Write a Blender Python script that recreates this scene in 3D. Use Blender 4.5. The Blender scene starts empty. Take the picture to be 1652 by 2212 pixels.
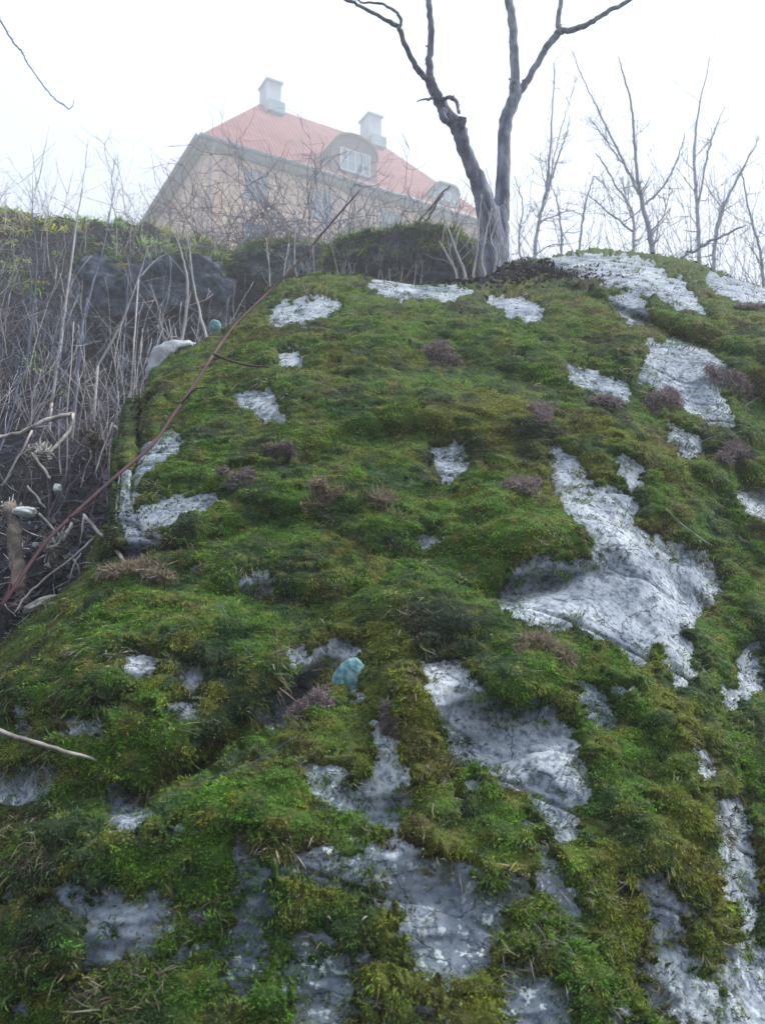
import bpy, math, random
import numpy as np
from mathutils import Vector
from mathutils.bvhtree import BVHTree

random.seed(7)
rng = np.random.default_rng(11)
R = math.radians
scn = bpy.context.scene
C = scn.collection

# ---------------------------------------------------------------- camera
PITCH = R(12.0)
F, CX, CY = 1736.0, 826.0, 1106.0           # survey numbers of the photograph (1652 x 2212 grid)
EYE = 1.6
cam_d = bpy.data.cameras.new('camera')
cam = bpy.data.objects.new('camera', cam_d); C.objects.link(cam)
cam.location = (0, 0, EYE)
cam.rotation_euler = (R(90) + PITCH, 0, 0)
cam_d.sensor_fit = 'VERTICAL'
cam_d.sensor_height = 24
cam_d.lens = 24 * F / 2212
cam_d.clip_start = 0.05; cam_d.clip_end = 6000
cam_d.dof.use_dof = True
cam_d.dof.focus_distance = 2.9
cam_d.dof.aperture_fstop = 4.2
scn.camera = cam

# ---------------------------------------------------------------- sky, sun, exposure
SUN_EL, SUN_ROT = R(50), R(72)
w = bpy.data.worlds.new("World"); scn.world = w; w.use_nodes = True
nt = w.node_tree; nt.nodes.clear()
out = nt.nodes.new('ShaderNodeOutputWorld'); bg = nt.nodes.new('ShaderNodeBackground')
sky = nt.nodes.new('ShaderNodeTexSky'); sky.sky_type = 'NISHITA'; sky.sun_disc = False
sky.sun_elevation = SUN_EL; sky.sun_rotation = SUN_ROT; sky.air_density = 1.5; sky.dust_density = 4
mx = nt.nodes.new('ShaderNodeMix'); mx.data_type = 'RGBA'
mx.inputs['Factor'].default_value = 0.86      # thin even cloud over the blue sky
SKYV = 7.6
mx.inputs[7].default_value = (SKYV * 0.90, SKYV, SKYV * 1.15, 1)
nt.links.new(sky.outputs[0], mx.inputs[6])
# full sky ahead and overhead; unseen sky behind dimmed to shade faces turned there
tcw = nt.nodes.new('ShaderNodeTexCoord'); dt = nt.nodes.new('ShaderNodeVectorMath'); dt.operation = 'DOT_PRODUCT'
dt.inputs[1].default_value = (0.25, 0.75, 1.0); nt.links.new(tcw.outputs['Generated'], dt.inputs[0])
mrw = nt.nodes.new('ShaderNodeMapRange'); mrw.interpolation_type = 'SMOOTHSTEP'
mrw.inputs[1].default_value = -0.7; mrw.inputs[2].default_value = 0.55; mrw.inputs[3].default_value = 0.28; mrw.inputs[4].default_value = 1.0
nt.links.new(dt.outputs['Value'], mrw.inputs[0])
vm = nt.nodes.new('ShaderNodeVectorMath'); vm.operation = 'SCALE'
nt.links.new(mx.outputs[2], vm.inputs[0]); nt.links.new(mrw.outputs[0], vm.inputs['Scale']); nt.links.new(vm.outputs[0], bg.inputs[0])
bg.inputs[1].default_value = 0.1
nt.links.new(bg.outputs[0], out.inputs[0])
sd = bpy.data.lights.new('sun', 'SUN'); sd.energy = 3.4; sd.angle = R(14); sd.color = (1, 0.97, 0.92)
sun = bpy.data.objects.new('sun', sd); C.objects.link(sun)
sx, sy, sz = math.sin(SUN_ROT) * math.cos(SUN_EL), math.cos(SUN_ROT) * math.cos(SUN_EL), math.sin(SUN_EL)
sun.rotation_euler = Vector((sx, sy, sz)).to_track_quat('Z', 'Y').to_euler()
sun.location = (0, 0, 60)
scn.view_settings.view_transform = 'Standard'; scn.view_settings.look = 'None'
scn.view_settings.exposure = 0.9; scn.view_settings.gamma = 1
scn.cycles.max_bounces = 5; scn.cycles.diffuse_bounces = 3; scn.cycles.glossy_bounces = 2
scn.cycles.transmission_bounces = 2; scn.cycles.transparent_max_bounces = 6
scn.cycles.use_denoising = True

# ---------------------------------------------------------------- numeric helpers
_perm = rng.permutation(65536).astype(np.int64)
def _h(ix, iy, iz):
    return _perm[(_perm[(_perm[ix & 65535] + iy) & 65535] + iz) & 65535]
def noise3(p):
    """gradient noise, p (n,3) -> about -1..1"""
    i = np.floor(p).astype(np.int64); f = p - i
    u = f * f * f * (f * (f * 6 - 15) + 10)
    res = 0
    for dx in (0, 1):
        wx = u[:, 0] if dx else 1 - u[:, 0]
        for dy in (0, 1):
            wy = u[:, 1] if dy else 1 - u[:, 1]
            for dz in (0, 1):
                wz = u[:, 2] if dz else 1 - u[:, 2]
                h = _h(i[:, 0] + dx, i[:, 1] + dy, i[:, 2] + dz)
                gx = (h & 255) / 127.5 - 1; gy = ((h >> 4) & 255) / 127.5 - 1; gz = ((h >> 8) & 255) / 127.5 - 1
                res = res + wx * wy * wz * (gx * (f[:, 0] - dx) + gy * (f[:, 1] - dy) + gz * (f[:, 2] - dz))
    return res * 1.5
def fbm(p, o=4, lac=2.1, gain=0.5):
    a, s, t = 1.0, 0, 0
    q = np.array(p, float)
    for k in range(o):
        s = s + a * noise3(q + 17.3 * k); t += a; a *= gain; q = q * lac
    return s / t
def sstep(a, b, x):
    t = np.clip((x - a) / (b - a), 0, 1); return t * t * (3 - 2 * t)
cP, sP = math.cos(PITCH), math.sin(PITCH)
def pix2at(px, py):
    """image position -> (x/y, height/y) of the sight line"""
    X = (np.asarray(px, float) - CX) / F; Y = (CY - np.asarray(py, float)) / F
    fw = cP - Y * sP; up = Y * cP + sP
    return X / fw, up / fw
def at2pix(a, te):
    ax = cP + te * sP
    return CX + F * a / ax, CY - F * (te * cP - sP) / ax
def P(px, py, Y):
    a, te = pix2at(px, py)
    return Vector((float(a) * Y, Y, EYE + float(te) * Y))

# ---------------------------------------------------------------- object helpers
def tag(o, label=None, cat=None, group=None, kind=None):
    if label: o['label'] = label
    if cat: o['category'] = cat
    if group: o['group'] = group
    if kind: o['kind'] = kind
    return o
def mesh_np(name, V, quads=None, tris=None, mat=None, parent=None, smooth=True, col=None):
    V = np.asarray(V, np.float32)
    parts, starts, n = [], [], 0
    if quads is not None and len(quads):
        q = np.asarray(quads, np.int32); parts.append(q.ravel()); starts.append(n + 4 * np.arange(len(q))); n += q.size
    if tris is not None and len(tris):
        t = np.asarray(tris, np.int32); parts.append(t.ravel()); starts.append(n + 3 * np.arange(len(t))); n += t.size
    loops = np.concatenate(parts); st = np.concatenate(starts).astype(np.int32)
    me = bpy.data.meshes.new(name)
    me.vertices.add(len(V)); me.vertices.foreach_set('co', V.ravel())
    me.loops.add(len(loops)); me.loops.foreach_set('vertex_index', loops)
    me.polygons.add(len(st)); me.polygons.foreach_set('loop_start', st)
    me.polygons.foreach_set('use_smooth', np.full(len(st), bool(smooth)))
    me.update(calc_edges=True)
    if col is not None:
        for nm, arr in col.items():
            if arr.ndim == 2:
                at = me.attributes.new(nm, 'FLOAT_COLOR', 'POINT')
                c4 = np.ones((len(V), 4), np.float32); c4[:, :3] = arr; at.data.foreach_set('color', c4.ravel())
            else:
                at = me.attributes.new(nm, 'FLOAT', 'POINT'); at.data.foreach_set('value', arr.astype(np.float32))
    if mat: me.materials.append(mat)
    o = bpy.data.objects.new(name, me); C.objects.link(o)
    if parent: o.parent = parent
    return o
def empty(name, loc, rz=0.0):
    o = bpy.data.objects.new(name, None); C.objects.link(o); o.location = loc; o.rotation_euler = (0, 0, rz)
    o.empty_display_size = 0.2
    return o
def grid_quads(nr, nc):
    i = np.arange(nr - 1)[:, None] * nc + np.arange(nc - 1)[None, :]
    i = i.ravel(); return np.stack([i, i + 1, i + 1 + nc, i + nc], 1)
def grid_normals(G):
    du = np.gradient(G, axis=1); dv = np.gradient(G, axis=0)
    n = np.cross(du, dv); n /= np.linalg.norm(n, axis=2, keepdims=True) + 1e-12
    return n

class MB:
    """collects tubes, boxes and plates into one mesh"""
    def __init__(s): s.V = []; s.Q = []; s.T = []; s.n = 0
    def add(s, V, Q=None, T=None):
        V = np.asarray(V, float); s.V.append(V)
        if Q is not None and len(Q): s.Q.append(np.asarray(Q) + s.n)
        if T is not None and len(T): s.T.append(np.asarray(T) + s.n)
        s.n += len(V)
    def tube(s, pts, rad, sides=5, rough=0.0):
        pts = np.asarray([tuple(p) for p in pts], float); rad = np.asarray(rad, float); n = len(pts)
        if n < 2: return
        t = np.gradient(pts, axis=0); t /= np.linalg.norm(t, axis=1, keepdims=True) + 1e-9
        ref = np.array([0.3, 0.9, 0.1]) if abs(t[0, 1]) < 0.8 else np.array([1.0, 0.1, 0.2])
        u = np.cross(t, ref); u /= np.linalg.norm(u, axis=1, keepdims=True) + 1e-9
        v = np.cross(t, u)
        th = np.arange(sides) * 2 * math.pi / sides
        rr = rad[:, None] * np.ones((n, sides))
        if rough: rr = rr * (1 + rough * rng.normal(size=rr.shape))
        ring = pts[:, None, :] + rr[:, :, None] * (np.cos(th)[None, :, None] * u[:, None, :] + np.sin(th)[None, :, None] * v[:, None, :])
        i = (np.arange(n - 1)[:, None] * sides + np.arange(sides)[None, :]).ravel()
        j = (np.arange(n - 1)[:, None] * sides + (np.arange(sides)[None, :] + 1) % sides).ravel()
        Q = np.stack([i, j, j + sides, i + sides], 1)
        V = ring.reshape(-1, 3)
        V = np.vstack([V, pts[:1], pts[-1:]]); k = n * sides
        a = np.arange(sides); b = (a + 1) % sides
        T = np.vstack([np.stack([b, a, np.full(sides, k)], 1), np.stack([a + (n - 1) * sides, b + (n - 1) * sides, np.full(sides, k + 1)], 1)])
        s.add(V, Q, T)
    def hexa(s, c):
        """box from 8 corners: bottom four round, then top four round"""
        s.add(c, [(0, 3, 2, 1), (4, 5, 6, 7), (0, 1, 5, 4), (1, 2, 6, 5), (2, 3, 7, 6), (3, 0, 4, 7)])
    def box(s, x0, x1, y0, y1, z0, z1):
        s.hexa([(x0, y0, z0), (x1, y0, z0), (x1, y1, z0), (x0, y1, z0), (x0, y0, z1), (x1, y0, z1), (x1, y1, z1), (x0, y1, z1)])
    def build(s, name, mat, parent=None, smooth=True, origin=None):
        V = np.vstack(s.V)
        if origin is not None: V = V - np.array(origin)[None, :]
        o = mesh_np(name, V, np.vstack(s.Q) if s.Q else None, np.vstack(s.T) if s.T else None, mat, parent, smooth)
        if origin is not None and parent is None: o.location = origin
        return o

# ---------------------------------------------------------------- materials
def mat(name):
    m = bpy.data.materials.new(name); m.use_nodes = True
    b = m.node_tree.nodes['Principled BSDF']; b.inputs['Roughness'].default_value = 0.85
    b.inputs['Specular IOR Level'].default_value = 0.25
    return m, m.node_tree, b
def noise_mat(name, stops, scale=5, detail=8, rough=0.9, bump=0.3, bscale=None, dist=0.02, stretch=None, distort=0.0, spec=0.25):
    m, t, b = mat(name); N = t.nodes; L = t.links
    tc = N.new('ShaderNodeTexCoord'); mp = N.new('ShaderNodeMapping'); L.new(tc.outputs['Object'], mp.inputs[0])
    if stretch: mp.inputs['Scale'].default_value = stretch
    no = N.new('ShaderNodeTexNoise'); no.inputs['Scale'].default_value = scale; no.inputs['Detail'].default_value = detail
    no.inputs['Distortion'].default_value = distort
    L.new(mp.outputs[0], no.inputs['Vector'])
    cr = N.new('ShaderNodeValToRGB'); e = cr.color_ramp.elements
    e[0].position, e[0].color = stops[0][0], (*stops[0][1], 1); e[1].position, e[1].color = stops[-1][0], (*stops[-1][1], 1)
    for p, c in stops[1:-1]:
        x = e.new(p); x.color = (*c, 1)
    L.new(no.outputs[0], cr.inputs[0]); L.new(cr.outputs[0], b.inputs['Base Color'])
    b.inputs['Roughness'].default_value = rough; b.inputs['Specular IOR Level'].default_value = spec
    if bump:
        n2 = N.new('ShaderNodeTexNoise'); n2.inputs['Scale'].default_value = bscale or scale * 4; n2.inputs['Detail'].default_value = 6
        L.new(mp.outputs[0], n2.inputs['Vector'])
        bp = N.new('ShaderNodeBump'); bp.inputs['Strength'].default_value = bump; bp.inputs['Distance'].default_value = dist
        L.new(n2.outputs[0], bp.inputs['Height']); L.new(bp.outputs[0], b.inputs['Normal'])
    return m
def attr_mat(name, rough=0.8, bump=0.0, bscale=60, dist=0.01, trans=0.0):
    m, t, b = mat(name); N = t.nodes; L = t.links
    a = N.new('ShaderNodeAttribute'); a.attribute_name = 'tint'
    L.new(a.outputs['Color'], b.inputs['Base Color']); b.inputs['Roughness'].default_value = rough
    b.inputs['Specular IOR Level'].default_value = 0.2
    if bump:
        tc = N.new('ShaderNodeTexCoord'); n2 = N.new('ShaderNodeTexNoise'); n2.inputs['Scale'].default_value = bscale; n2.inputs['Detail'].default_value = 6
        L.new(tc.outputs['Object'], n2.inputs['Vector'])
        bp = N.new('ShaderNodeBump'); bp.inputs['Strength'].default_value = bump; bp.inputs['Distance'].default_value = dist
        L.new(n2.outputs[0], bp.inputs['Height']); L.new(bp.outputs[0], b.inputs['Normal'])
    if trans:
        tr = N.new('ShaderNodeBsdfTranslucent'); L.new(a.outputs['Color'], tr.inputs[0])
        ms = N.new('ShaderNodeMixShader'); ms.inputs[0].default_value = trans
        L.new(b.outputs[0], ms.inputs[1]); L.new(tr.outputs[0], ms.inputs[2]); L.new(ms.outputs[0], N['Material Output'].inputs[0])
    return m

def granite():
    m, t, b = mat('granite'); N = t.nodes; L = t.links
    tc = N.new('ShaderNodeTexCoord')
    def nz(s, d=8, di=0.0):
        n = N.new('ShaderNodeTexNoise'); n.inputs['Scale'].default_value = s; n.inputs['Detail'].default_value = d; n.inputs['Distortion'].default_value = di
        n.inputs['Roughness'].default_value = 0.62
        L.new(tc.outputs['Object'], n.inputs['Vector']); return n
    def ramp(src, st):
        cr = N.new('ShaderNodeValToRGB'); e = cr.color_ramp.elements
        e[0].position, e[0].color = st[0][0], (*st[0][1], 1); e[1].position, e[1].color = st[-1][0], (*st[-1][1], 1)
        for p, c in st[1:-1]: e.new(p).color = (*c, 1)
        L.new(src, cr.inputs[0]); return cr
    def mixc(f, a, bb, blend='MIX'):
        x = N.new('ShaderNodeMix'); x.data_type = 'RGBA'; x.blend_type = blend
        if hasattr(f, 'is_output'): L.new(f, x.inputs[0])
        else: x.inputs[0].default_value = f
        L.new(a, x.inputs[6]); L.new(bb, x.inputs[7]); return x.outputs[2]
    base = ramp(nz(5.5, 10, 0.5).outputs[0], [(0.30, (0.16, 0.19, 0.24)), (0.43, (0.33, 0.375, 0.44)), (0.54, (0.49, 0.535, 0.59)), (0.72, (0.70, 0.73, 0.76))])
    grain = ramp(nz(60, 5).outputs[0], [(0.38, (0.22, 0.26, 0.34)), (0.52, (0.95, 0.95, 0.96)), (0.68, (1.0, 1.0, 1.0))])
    c1 = mixc(0.75, base.outputs[0], grain.outputs[0], 'MULTIPLY')
    # hairline cracks
    vc = N.new('ShaderNodeTexVoronoi'); vc.feature = 'DISTANCE_TO_EDGE'; vc.inputs['Scale'].default_value = 3.2
    wc = nz(5, 6); vw_ = N.new('ShaderNodeVectorMath'); vw_.operation = 'MULTIPLY_ADD'; vw_.inputs[1].default_value = (0.35, 0.35, 0.35)
    L.new(wc.outputs['Color'], vw_.inputs[0]); L.new(tc.outputs['Object'], vw_.inputs[2]); L.new(vw_.outputs[0], vc.inputs['Vector'])
    ck = ramp(vc.outputs['Distance'], [(0.0, (0.7, 0.7, 0.7)), (0.014, (0, 0, 0))])
    # weathered pits with dark lichen
    vo = N.new('ShaderNodeTexVoronoi'); vo.inputs['Scale'].default_value = 26; vo.inputs['Randomness'].default_value = 1
    wv = nz(9, 4); va = N.new('ShaderNodeVectorMath'); va.operation = 'MULTIPLY_ADD'; va.inputs[1].default_value = (0.12, 0.12, 0.12)
    L.new(wv.outputs['Color'], va.inputs[0]); L.new(tc.outputs['Object'], va.inputs[2]); L.new(va.outputs[0], vo.inputs['Vector'])
    pit = ramp(vo.outputs['Distance'], [(0.10, (1, 1, 1)), (0.24, (0, 0, 0))])
    pm = ramp(nz(2.3, 3).outputs[0], [(0.47, (0, 0, 0)), (0.6, (1, 1, 1))])
    pf = N.new('ShaderNodeMath'); pf.operation = 'MULTIPLY'; L.new(pit.outputs[0], pf.inputs[0]); L.new(pm.outputs[0], pf.inputs[1])
    dk = N.new('ShaderNodeRGB'); dk.outputs[0].default_value = (0.07, 0.085, 0.12, 1)
    c2 = mixc(pf.outputs[0], c1, dk.outputs[0])
    # stains and thin algae
    st = ramp(nz(6.5, 8, 1.2).outputs[0], [(0.55, (0, 0, 0)), (0.72, (0.6, 0.6, 0.6))])
    sc = N.new('ShaderNodeRGB'); sc.outputs[0].default_value = (0.13, 0.155, 0.17, 1)
    c3 = mixc(st.outputs[0], c2, sc.outputs[0])
    at = N.new('ShaderNodeAttribute'); at.attribute_name = 'damp_shade'  # moist rim by the moss, plus painted shade on the low and left rock
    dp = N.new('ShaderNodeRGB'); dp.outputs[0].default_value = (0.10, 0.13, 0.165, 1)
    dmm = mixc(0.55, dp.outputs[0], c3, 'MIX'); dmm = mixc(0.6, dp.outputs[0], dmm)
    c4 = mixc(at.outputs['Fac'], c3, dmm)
    sp = ramp(nz(70, 3).outputs[0], [(0.59, (0, 0, 0)), (0.68, (0.85, 0.85, 0.85))]); sd_ = N.new('ShaderNodeRGB'); sd_.outputs[0].default_value = (0.06, 0.075, 0.105, 1)
    c4 = mixc(sp.outputs[0], c4, sd_.outputs[0])
    li = ramp(nz(48, 9, 0.2).outputs[0], [(0.575, (0, 0, 0)), (0.61, (1, 1, 1))]); lg = ramp(nz(3.1, 2).outputs[0], [(0.42, (0, 0, 0)), (0.55, (1, 1, 1))])
    lf = N.new('ShaderNodeMath'); lf.operation = 'MULTIPLY'; L.new(li.outputs[0], lf.inputs[0]); L.new(lg.outputs[0], lf.inputs[1])
    lc = N.new('ShaderNodeRGB'); lc.outputs[0].default_value = (0.58, 0.66, 0.68, 1)
    c4 = mixc(lf.outputs[0], c4, lc.outputs[0])
    c4 = mixc(ck.outputs[0], c4, sd_.outputs[0])
    L.new(c4, b.inputs['Base Color']); b.inputs['Roughness'].default_value = 0.95
    h1 = nz(55, 10); ad = N.new('ShaderNodeMath'); ad.operation = 'SUBTRACT'
    sm = N.new('ShaderNodeMath'); L.new(pf.outputs[0], sm.inputs[0]); L.new(ck.outputs[0], sm.inputs[1])
    L.new(h1.outputs[0], ad.inputs[0]); L.new(sm.outputs[0], ad.inputs[1])
    bp = N.new('ShaderNodeBump'); b.inputs['Specular IOR Level'].default_value = 0.05
    bp.inputs['Strength'].default_value = 0.75; bp.inputs['Distance'].default_value = 0.006
    L.new(ad.outputs[0], bp.inputs['Height']); L.new(bp.outputs[0], b.inputs['Normal'])
    return m
M_granite = granite()
M_moss = attr_mat('moss_carpet', 0.95, 0.9, 90, 0.02)
M_blade = attr_mat('moss_shoots', 0.75, trans=0.25)
M_drock = noise_mat('shaded_rock', [(0.30, (0.03, 0.038, 0.058)), (0.5, (0.085, 0.105, 0.145)), (0.75, (0.19, 0.225, 0.28))], 11, 9, 0.95, 0.8, 16, 0.05)  # shadow on the back boulders is put into this darker colour
M_litter = attr_mat('leaf_litter', 0.85, trans=0.15)
M_soil = noise_mat('bank_soil', [(0.3, (0.005, 0.006, 0.010)), (0.5, (0.014, 0.015, 0.024)), (0.66, (0.035, 0.036, 0.05)), (0.82, (0.09, 0.095, 0.12))], 7, 10, 0.95, 0.8, 22, 0.06)
M_bark = noise_mat('grey_bark', [(0.3, (0.05, 0.06, 0.095)), (0.5, (0.17, 0.19, 0.25)), (0.7, (0.36, 0.385, 0.46))], 9, 8, 0.9, 0.9, 30, 0.03, (1.6, 1.6, 0.5))
M_bark_thin = noise_mat('young_bark', [(0.3, (0.19, 0.215, 0.28)), (0.7, (0.38, 0.42, 0.50))], 12, 4, 0.9, 0.2, 40, 0.01)
M_pale = noise_mat('pale_bark', [(0.3, (0.34, 0.33, 0.36)), (0.7, (0.60, 0.58, 0.60))], 10, 4, 0.9, 0.2, 40, 0.01)
M_dim = noise_mat('dull_twigs', [(0.3, (0.08, 0.095, 0.15)), (0.7, (0.22, 0.26, 0.37))], 6, 4, 0.9, 0)
M_pinkish = noise_mat('reddish_twigs', [(0.3, (0.13, 0.095, 0.12)), (0.7, (0.24, 0.18, 0.21))], 6, 4, 0.9, 0)
M_cane = noise_mat('dark_red_cane', [(0.3, (0.05, 0.028, 0.035)), (0.6, (0.12, 0.055, 0.065)), (0.75, (0.16, 0.11, 0.10))], 14, 5, 0.6, 0.3, 60, 0.005)
M_bleach = noise_mat('bleached_wood', [(0.3, (0.10, 0.095, 0.09)), (0.48, (0.30, 0.28, 0.265)), (0.68, (0.60, 0.58, 0.55))], 18, 8, 0.85, 0.5, 60, 0.01, (1, 1, 0.4))
M_brownwood = noise_mat('rotten_wood', [(0.3, (0.08, 0.06, 0.05)), (0.55, (0.24, 0.19, 0.165)), (0.75, (0.42, 0.37, 0.33))], 14, 8, 0.9, 0.7, 50, 0.02)
M_turq = noise_mat('blue_green_stone', [(0.32, (0.05, 0.13, 0.15)), (0.48, (0.13, 0.29, 0.32)), (0.66, (0.30, 0.46, 0.48))], 60, 8, 0.9, 0.5, 90, 0.006)
M_palestone = noise_mat('pale_stone', [(0.3, (0.33, 0.35, 0.38)), (0.7, (0.70, 0.74, 0.78))], 14, 8, 0.85, 0.4, 60, 0.008)
M_white = noise_mat('white_scrap', [(0.3, (0.62, 0.70, 0.74)), (0.7, (0.85, 0.88, 0.88))], 10, 4, 0.5, 0.2, 30, 0.01)

# ---------------------------------------------------------------- the main outcrop (real, thick, camera-independent mesh)
SKY_D = np.array([(-700, 1900), (-300, 1640), (-100, 1500), (0, 1432), (50, 1375), (110, 1318), (160, 1270), (205, 1240), (235, 1200), (240, 1120), (262, 1040), (290, 965), (272, 915), (268, 880), (290, 850),
                  (340, 805), (385, 770), (440, 748), (500, 715), (545, 675), (570, 645), (600, 622), (660, 606), (760, 602), (830, 606), (900, 616), (1000, 612), (1060, 612), (1085, 590),
                  (1120, 570), (1170, 566), (1200, 552), (1250, 543), (1310, 540), (1380, 548), (1440, 560), (1500, 575), (1580, 600), (1652, 622), (1800, 670), (2100, 800), (2600, 1050)], float)
sa, st_ = pix2at(SKY_D[:, 0], SKY_D[:, 1])
o_ = np.argsort(sa); sa, st_ = sa[o_], st_[o_]
cols = np.concatenate([np.linspace(-1.0, -0.60, 40, endpoint=False), np.linspace(-0.60, 0.60, 640, endpoint=False), np.linspace(0.60, 1.15, 50)])
teS = np.interp(cols, sa, st_)
DT = np.array([(-1.45, 1.02), (-1.0, 1.12), (-0.6, 1.30), (-0.374, 1.44), (-0.121, 1.70), (0.042, 1.95), (0.2126, 2.32), (0.371, 2.90), (0.47, 3.50), (0.524, 4.05), (0.60, 5.2)])
tr = np.concatenate([np.linspace(-1.45, -0.42, 50, endpoint=False), np.linspace(-0.42, 0.57, 740, endpoint=False), np.linspace(0.57, 1.5, 70)])
NC, NR = len(cols), len(tr)
A = np.tile(cols[None, :], (NR, 1)); TR = np.tile(tr[:, None], (1, NC)); TS = np.tile(teS[None, :], (NR, 1))
TE = np.minimum(TR, TS)
PX, PY = at2pix(A, TE)
D = np.interp(TE, DT[:, 0], DT[:, 1])
# smooth the piecewise profile a little
D = 0.25 * np.interp(TE - 0.04, DT[:, 0], DT[:, 1]) + 0.5 * D + 0.25 * np.interp(TE + 0.04, DT[:, 0], DT[:, 1])
D *= 1 + 1.9 * np.clip(A - 0.10, 0, .8) ** 2 * sstep(0.5, 0.1, TE) + 0.9 * np.clip(-A - 0.12, 0, 2) ** 2
def g(cx, cy, rx, ry, ang=0.0):
    c, s_ = math.cos(R(ang)), math.sin(R(ang)); dx, dy = PX - cx, PY - cy
    u = (dx * c + dy * s_) / rx; v = (-dx * s_ + dy * c) / ry
    return 0.62 * np.exp(-(u * u + v * v))
D -= 0.24 * g(190, 1450, 230, 170, -15) + 0.16 * g(120, 1930, 240, 260) + 0.10 * g(560, 1800, 260, 170)
D += 0.26 * g(640, 1500, 130, 34, -38) + 0.20 * g(450, 1640, 190, 36, -32) + 0.12 * g(300, 1720, 130, 40, -10)
D += 0.10 * g(520, 1290, 260, 40, 10) + 0.15 * g(240, 1215, 120, 30, -10)
D -= 0.14 * g(1180, 1170, 130, 70, 20); D += 0.20 * g(1130, 1275, 130, 28, -12)
D -= 0.13 * g(1120, 1460, 150, 70, 10) + 0.13 * g(900, 1520, 60, 130) + 0.10 * g(1500, 1750, 90, 330, -8)
D += 0.10 * g(1080, 1620, 130, 120, 40) + 0.10 * g(1590, 1900, 40, 300, -4) + 0.10 * g(780, 1750, 120, 60)
D -= 0.12 * g(900, 880, 340, 60, 4) + 0.15 * g(600, 960, 240, 40, -12) + 0.16 * g(1300, 960, 160, 60, 20)
D += 0.05 * g(860, 985, 360, 50, 6) + 0.12 * g(1180, 850, 200, 30, 16) + 0.10 * g(1480, 830, 120, 60, 30)
D += 0.4 * g(1170, 600, 110, 16, -4) + 0.10 * g(1010, 640, 260, 16, 0) + 0.3 * g(1400, 700, 200, 14, 22)
D -= 0.3 * g(1340, 600, 170, 30, 14)
D += 0.16 * g(960, 1100, 60, 40) - 0.08 * g(650, 1060, 120, 60)
# ledges and rumples of the rock face, wide and low
def rumple(sx, sy, ang, o, seed):
    c_, s_ = math.cos(R(ang)), math.sin(R(ang)); u = PX * c_ + PY * s_; v = -PX * s_ + PY * c_
    return fbm(np.stack([u.ravel() / sx, v.ravel() / sy + 0.002 * u.ravel(), 0 * u.ravel() + seed], 1), o).reshape(D.shape)
wr = sstep(950, 1450, PX)
rump = rumple(330, 120, 4, 2, 0) * (1 - wr) + rumple(340, 105, 58, 2, 3) * wr
rump2 = rumple(115, 42, 6, 2, 5) * (1 - wr) + rumple(115, 50, 60, 2, 9) * wr
D += (0.026 + 0.022 * sstep(1900, 1500, PY)) * D * rump + 0.009 * D * rump2
# the surface turns away at its outline
WR = 0.10
s1 = np.clip((TE - (teS[None, :] - WR)) / WR, 0, 1)
D += (0.42 + 0.5 * sstep(0.1, 0.3, A)) * (1 - np.sqrt(np.clip(1 - s1 ** 2, 0, 1)))
DL = 3.4 * np.clip((TR - TS) / 0.9, 0, 1) ** 1.15
Zs = EYE + TE * D + TS * DL - 1.15 * DL ** 1.35
DD = D + DL
G = np.stack([A * DD, DD, np.where(DL > 0, np.maximum(Zs, -0.4), Zs)], 2)
Nn = grid_normals(G)
if Nn[300, 300, 1] > 0: Nn = -Nn
PXg, PYg = at2pix(G[:, :, 0] / G[:, :, 1], (G[:, :, 2] - EYE) / G[:, :, 1])
flat = G.reshape(-1, 3)
rk = 0.012 * fbm(flat * 2.0, 3).reshape(NR, NC) + 0.0025 * fbm(flat * 12 + 9, 4).reshape(NR, NC)
# angular fractures in bare rock
fr = fbm(np.stack([flat[:, 0] * 1.3 + flat[:, 2] * 2.2, flat[:, 1] * 3, flat[:, 2] * 2.6], 1) + 3, 3).reshape(NR, NC)
rk -= 0.010 * np.exp(-(fr / 0.02) ** 2)
ROCK = G + Nn * rk[:, :, None]

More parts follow.
